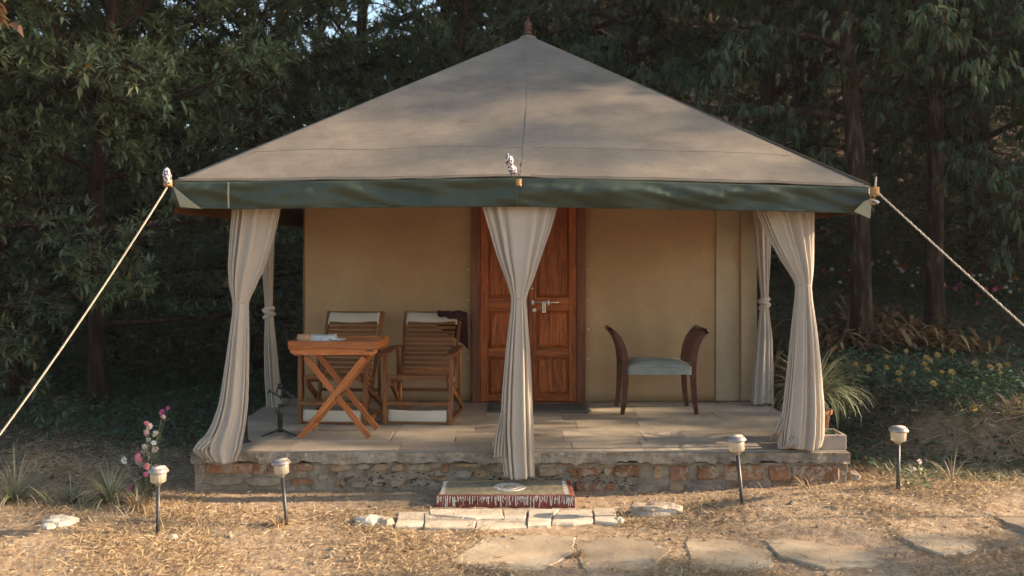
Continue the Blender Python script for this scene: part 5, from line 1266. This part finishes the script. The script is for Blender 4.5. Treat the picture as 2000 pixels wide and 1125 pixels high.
# grass tufts one can tell apart
tufts = [(30, 985, 130, .42, 'grey green grass tuft at the far left edge'), (140, 985, 80, .30, 'thin grass tuft left of the broken rock'), (215, 985, 190, .38, 'spreading grey green grass tuft below the pink flowers'), (268, 995, 110, .22, 'straw grass tuft at the foot of the far left lamp'), (545, 1018, 90, .15, 'dry grass tuft around the leaning left lamp'), (1130, 1078, 50, .10, 'dry grass tuft on the joint between two path slabs'), (1575, 965, 40, .20, 'thin reddish grass tuft before the right end of the platform'), (1860, 955, 26, .28, 'dry stalk tuft right of the far right lamp')]
for i, (px, py, n, ln, lab) in enumerate(tufts):
    x, y = G(px, py, .03); arching('grass_tuft', x, y, gz(x, y) - .01, n, ln, lab, M_straw if i in (3, 4, 5, 6, 7) else M_grass, 60 + i, 'grass tuft', None, spread=1.15, wd=.007, group='grass tufts by the porch')

# ------------------------------------------------------------------ flowers
def bloom_mesh(rad, mat, seed, petals=16):
    r = np.random.RandomState(seed); n = petals * 3; p = np.zeros((n, 3)); az = np.arange(n) * 2.4; el = np.repeat([.1, .6, 1.1], petals)
    d = np.stack([np.cos(az) * np.cos(el), np.sin(az) * np.cos(el), np.sin(el)], 1); V, F = scatter(leafT(.42, .12, .2), p, d, rad * r.uniform(.8, 1.1, n), r.uniform(-.3, .3, n)); return mesh_np('flower', V, F, mat)
def pink_plant():
    x, y = G(292, 990, 0); y = 6.35; x = (292 - VX) / FPX * y
    t = thing('chrysanthemum_plant', (x, y, gz(x, y)), 'tall chrysanthemum plant with pink and cream flowers behind the far left lamp', 'plant')
    ms = [bloom_mesh(.026, m, i) for i, m in enumerate((M_pink, M_pale_p, M_mag, M_white_p))]
    fl = [(316, 806, 2, 1.1), (323, 800, 2, .8), (313, 817, 1, .9), (285, 828, 0, .9), (287, 835, 1, 1.2), (290, 842, 1, .9), (281, 848, 0, 1.1), (302, 849, 3, 1.3), (285, 862, 3, .8), (306, 862, 3, .8), (285, 872, 1, 1.0), (304, 877, 1, 1.2), (268, 887, 2, .9), (280, 882, 1, .9), (248, 897, 3, 1.2), (272, 893, 0, 1.2), (277, 899, 0, 1.2), (290, 892, 3, 1.0), (270, 904, 1, .9), (291, 908, 0, 1.0), (283, 915, 1, 1.1), (275, 910, 3, .9), (290, 922, 2, .8), (297, 915, 0, .8), (255, 950, 2, .8)]
    stem = MB(); r = random.Random(5)
    for i, (px, py, k, s) in enumerate(fl):
        X, _, Z = P(px, py, y); dx, dz = X - x, Z - gz(x, y); dy = r.uniform(-.06, .06)
        o = link(bpy.data.objects.new('flower', ms[k]), t); o.location = (dx, dy, dz); o.rotation_euler = (R(r.uniform(40, 100)), R(r.uniform(-30, 30)), r.uniform(0, 6)); o.scale = (s, s, s * .8)
        stem.tube([(r.uniform(-.02, .02), 0, 0), (dx * .35, dy * .5, dz * .55), (dx, dy, dz)], [.003, .0025, .0018], 5)
    stem.build('stem', M_grass, t, True)['kind'] = 'stuff'
    n = 420; rs = np.random.RandomState(4); u = rs.uniform(.1, .95, n); k = rs.randint(0, len(fl), n); fx = np.array([P(a, b, y)[0] - x for a, b, _, _ in fl])[k] * u; fz = np.array([P(a, b, y)[2] - gz(x, y) for a, b, _, _ in fl])[k] * u
    d = rs.normal(0, 1, (n, 3)); V, F = scatter(leafT(.4, .1, .2), np.stack([fx + rs.normal(0, .015, n), rs.normal(0, .035, n), fz], 1), d, rs.uniform(.02, .045, n), rs.uniform(-1, 1, n))
    link(bpy.data.objects.new('foliage', mesh_np('foliage', V, F, M_cover)), t)
pink_plant()

def bush_plant(name, x, y, rad, h, nleaf, mats, nf, fs, label, seed, group=None, leafm=None, ls=.05):
    z = gz(x, y); t = thing(name, (x, y, z), label, 'plant', group); r = np.random.RandomState(seed)
    a = r.uniform(0, 2 * PI, nleaf); q = rad * np.sqrt(r.uniform(0, 1, nleaf)); p = np.stack([q * np.cos(a), q * np.sin(a), h * r.uniform(.05, 1, nleaf) * (1 - .5 * (q / rad) ** 2)], 1)
    p[:, 2] += ground_h(x + p[:, 0], y + p[:, 1]) - z
    d = r.normal(0, 1, (nleaf, 3)); d[:, 2] = np.abs(d[:, 2]) * .6; V, F = scatter(leafT(.4, .1, .25), p, d, ls * r.uniform(.6, 1.3, nleaf), r.uniform(-1, 1, nleaf))
    link(bpy.data.objects.new('foliage', mesh_np('foliage', V, F, leafm or M_cover)), t)
    st = MB(); ms = [bloom_mesh(fs, m, seed + i, 10) for i, m in enumerate(mats)]; rr = random.Random(seed)
    for i in range(nf):
        an = rr.uniform(0, 2 * PI); qq = rad * math.sqrt(rr.random()); X, Y = qq * math.cos(an), qq * math.sin(an); Z = h * rr.uniform(.85, 1.25) * (1 - .4 * (qq / rad) ** 2) + gz(x + X, y + Y) - z
        o = link(bpy.data.objects.new('flower', rr.choice(ms)), t); o.location = (X, Y, Z); o.rotation_euler = (R(rr.uniform(10, 80)), R(rr.uniform(-30, 30)), 0); s = rr.uniform(.8, 1.25); o.scale = (s, s, s)
        st.tube([(X * .5, Y * .5, 0), (X, Y, Z)], .002, 4)
    if nf: st.build('stem', M_grass, t)['kind'] = 'stuff'
    return t
def onslope(px, py, lo=6.9, hi=30):   # first place where the sight line meets the hillside
    for Y in np.arange(lo, hi, .03):
        X, _, Z = P(px, py, Y)
        if gz(X, Y) >= Z: return X, Y
    return X, Y
mar = [(1690, 735, 'left of the bare trunk foot'), (1765, 712, 'between the two bare trunks'), (1800, 745, 'on the bank edge behind the far right lamp'), (1860, 720, 'below the grey patched trunk'), (1880, 762, 'at the lip of the earth bank'), (1960, 742, 'near the right edge of the picture')]
for i, (px, py, s) in enumerate(mar):
    x, y = onslope(px, py + 25); bush_plant('marigold_plant', x, y, .24, .22, 420, (M_yel,), 5, .030, 'low yellow flowered bush ' + s, 80 + i, 'yellow flowered bushes on the bank')
fb = [(1690, 520, (M_red_p, M_white_p)), (1715, 508, (M_white_p, M_mag)), (1748, 500, (M_mag,)), (1738, 530, (M_white_p, M_red_p)), (1775, 545, (M_white_p, M_red_p)), (1640, 545, (M_red_p, M_white_p)), (1805, 560, (M_white_p, M_red_p)), (1880, 510, (M_white_p,)), (1920, 520, (M_white_p, M_red_p)), (1950, 510, (M_white_p,)), (1935, 555, (M_red_p, M_white_p)), (1975, 560, (M_red_p, M_yel)), (1865, 535, (M_red_p,)), (1995, 575, (M_red_p, M_white_p)), (1900, 580, (M_red_p, M_mag))]
FBL = ['red and white flowered plant just right of the left bare trunk', 'white and magenta flowered plant a hand right of the left bare trunk', 'magenta flowered plant midway between the two bare trunks', 'white and red flowered plant under the magenta one between the trunks', 'white and red flowered plant close left of the grey patched trunk',
       'red and white flowered plant left of the left bare trunk', 'lowest white and red flowered plant left of the grey patched trunk', 'white flowered plant just right of the grey patched trunk', 'white and red flowered plant midway between the grey patched trunk and the right guy rope', 'white flowered plant highest on the slope toward the right edge', 'red and white flowered plant below the white ones at right',
       'red and yellow flowered plant near the right edge', 'all red flowered plant right of the grey patched trunk', 'red and white flowered plant cut by the right edge', 'red and magenta flowered plant lowest on the slope at right']
for i, (px, py, ms) in enumerate(fb):
    x, y = onslope(px, py + 18, 10.5); bush_plant('bedding_plant', x, y, .30, .26, 260, ms, 9, .036, FBL[i], 120 + i, 'flower bed plants on the slope')
# small pale leaved plant by the far right lamp
x, y = G(1785, 962, .12); t = bush_plant('variegated_plant', x, y, .10, .17, 90, (M_pale_p,), 2, .016, 'small pale leaved plant beside the far right lamp', 200, None, M_spider, .05)
# ferns
for i, (px, py, lab) in enumerate(((1905, 735, 'green fern on the bank right of the grey patched trunk'), (1790, 650, 'fern between the two bare trunks'))):
    x, y = onslope(px, py + 10); t = thing('fern', (x, y, gz(x, y)), lab, 'fern'); r = np.random.RandomState(i); Ps = []; Ds = []; Ss = []
    for k in range(9):
        az = k * .75 + r.uniform(-.2, .2); 
        for u in np.linspace(.1, 1, 18):
            c = np.array([math.cos(az) * .32 * u, math.sin(az) * .32 * u, .34 * u - .22 * u * u])
            for s in (-1, 1): Ps.append(c); Ds.append([-math.sin(az) * s + .3 * math.cos(az), math.cos(az) * s + .3 * math.sin(az), .05]); Ss.append(.09 * math.sin(PI * min(.95, u * .9 + .08)))
    V, F = scatter(leafT(.3, .05, .1), np.array(Ps), np.array(Ds), np.array(Ss), np.zeros(len(Ps))); link(bpy.data.objects.new('frond', mesh_np('frond', V, F, M_cover)), t)
# heap of dead strap leaves at the foot of the trunks
def heap():
    r = np.random.RandomState(31); V = []; F = []
    for k in range(420):
        cx, cy = onslope_c[0] + r.normal(0, .48), onslope_c[1] + r.normal(0, .33)
        az = r.uniform(0, 2 * PI); Ln = r.uniform(.18, .5); m = 6; w0 = r.uniform(.012, .03); z0 = r.uniform(0, .22) * math.exp(-((cx - onslope_c[0]) / .6) ** 2); b = len(V); bend = r.uniform(-.9, .9); a = az; px, py = cx, cy
        hz = r.uniform(.0, .16)
        for i in range(m + 1):
            u = i / m; zz = float(ground_h(px, py)) + z0 + .015 + hz * math.sin(PI * u); w_ = w0 * math.sin(PI * (u * .85 + .1)); tw = r.uniform(-.01, .01)
            V.append((px - math.sin(a) * w_, py + math.cos(a) * w_, zz + tw)); V.append((px + math.sin(a) * w_, py - math.cos(a) * w_, zz - tw)); px += math.cos(a) * Ln / m; py += math.sin(a) * Ln / m; a += bend / m
        for i in range(m): F.append((b + 2 * i, b + 2 * i + 1, b + 2 * i + 3, b + 2 * i + 2))
    o = link(bpy.data.objects.new('dead_leaf_heap', mesh_np('dead_leaf_heap', np.array(V), np.array(F), M_heap))); tag(o, 'heap of dry orange brown strap leaves at the foot of the bare trunks', kind='stuff')
onslope_c = onslope(1735, 680)
heap()
# dry grass clump on the lip of the bank, far right
clump_mass('bank_weeds', 26000, (2.8, 6.5), (6.7, 8.6), (0, .05), .07, bladeT(.09, .5), M_grass, 43, lambda x, y: sstep(-.6, .5, sn(x, y, 3.0, 5)) * (x > 2.85), .8, 'thin green and straw grass growing over the earth bank')
clump_mass('bank_grass', 22000, (2.9, 6.0), (6.9, 8.7), (0, .02), .14, bladeT(.05, .5), M_straw, 41, lambda x, y: (.10 + .9 * sstep(3.5, 4.1, x)) * np.exp(-((y + np.clip(.5 * (x - 3.7), -.45, .35) - 7.45) / .22) ** 2), .9, 'dry grass hanging over the lip of the earth bank')

# brown leaved bough reaching in at the top left corner, from a tree standing outside the frame
def bough():
    x, y = -4.9, 6.6; z = gz(x, y); t = thing('brown_leaved_tree', (x, y, z), 'bough of large brownish leaves hanging into the top left corner', 'tree'); r = random.Random(3); m = MB()
    m.tube([(0, 0, -.1), (.1, 0, 1.5), (.05, .1, 3.0), (.3, 0, 4.6)], [.11, .09, .07, .03], 10)
    P_ = []; D_ = []
    for k in range(9):
        a = Vector((.1, 0, 2.9 + .16 * k)); e = Vector((1.25 + r.uniform(-.1, .35), -.3 + r.uniform(-.3, .3), 3.0 + .12 * k + r.uniform(-.2, .1))); mid_ = a.lerp(e, .5) + Vector((0, 0, .2)); m.tube([a, mid_, e], [.02, .012, .004], 5)
        for q in range(16):
            u = r.uniform(.45, 1.05); c = (a.lerp(mid_, u * 2) if u < .5 else mid_.lerp(e, u * 2 - 1)) + Vector((r.gauss(0, .06), r.gauss(0, .06), r.gauss(-.03, .05)))
            for w_ in (-.7, 0, .7): P_.append(tuple(c)); az = r.uniform(-.2, .2) + w_ + q; D_.append((math.cos(az), math.sin(az), -.5 + r.uniform(-.3, .3)))
    m.build('trunk', M_bark, t, True); n = len(P_); rs = np.random.RandomState(2); V, F = scatter(leafT(.5, .12, .3), np.array(P_), np.array(D_), rs.uniform(.08, .14, n), rs.uniform(-.5, .5, n)); link(bpy.data.objects.new('crown', mesh_np('crown', V, F, M_brownleaf)), t)
bough()

# faint scattering volume added to lift the dark tones of the wood
hz = MB().box((0, 24, 14.2), (170, 150, 36.4)); k = bpy.data.materials.new('added_haze_air'); k.use_nodes = True; k.node_tree.nodes.clear()
pv = k.node_tree.nodes.new('ShaderNodeVolumePrincipled'); pv.inputs['Color'].default_value = (.92, .95, .98, 1); pv.inputs['Density'].default_value = LIFT_HAZE; pv.inputs['Anisotropy'].default_value = 0.2
ou = k.node_tree.nodes.new('ShaderNodeOutputMaterial'); k.node_tree.links.new(pv.outputs[0], ou.inputs['Volume'])
tag(hz.build('added_haze', k), kind='stuff')
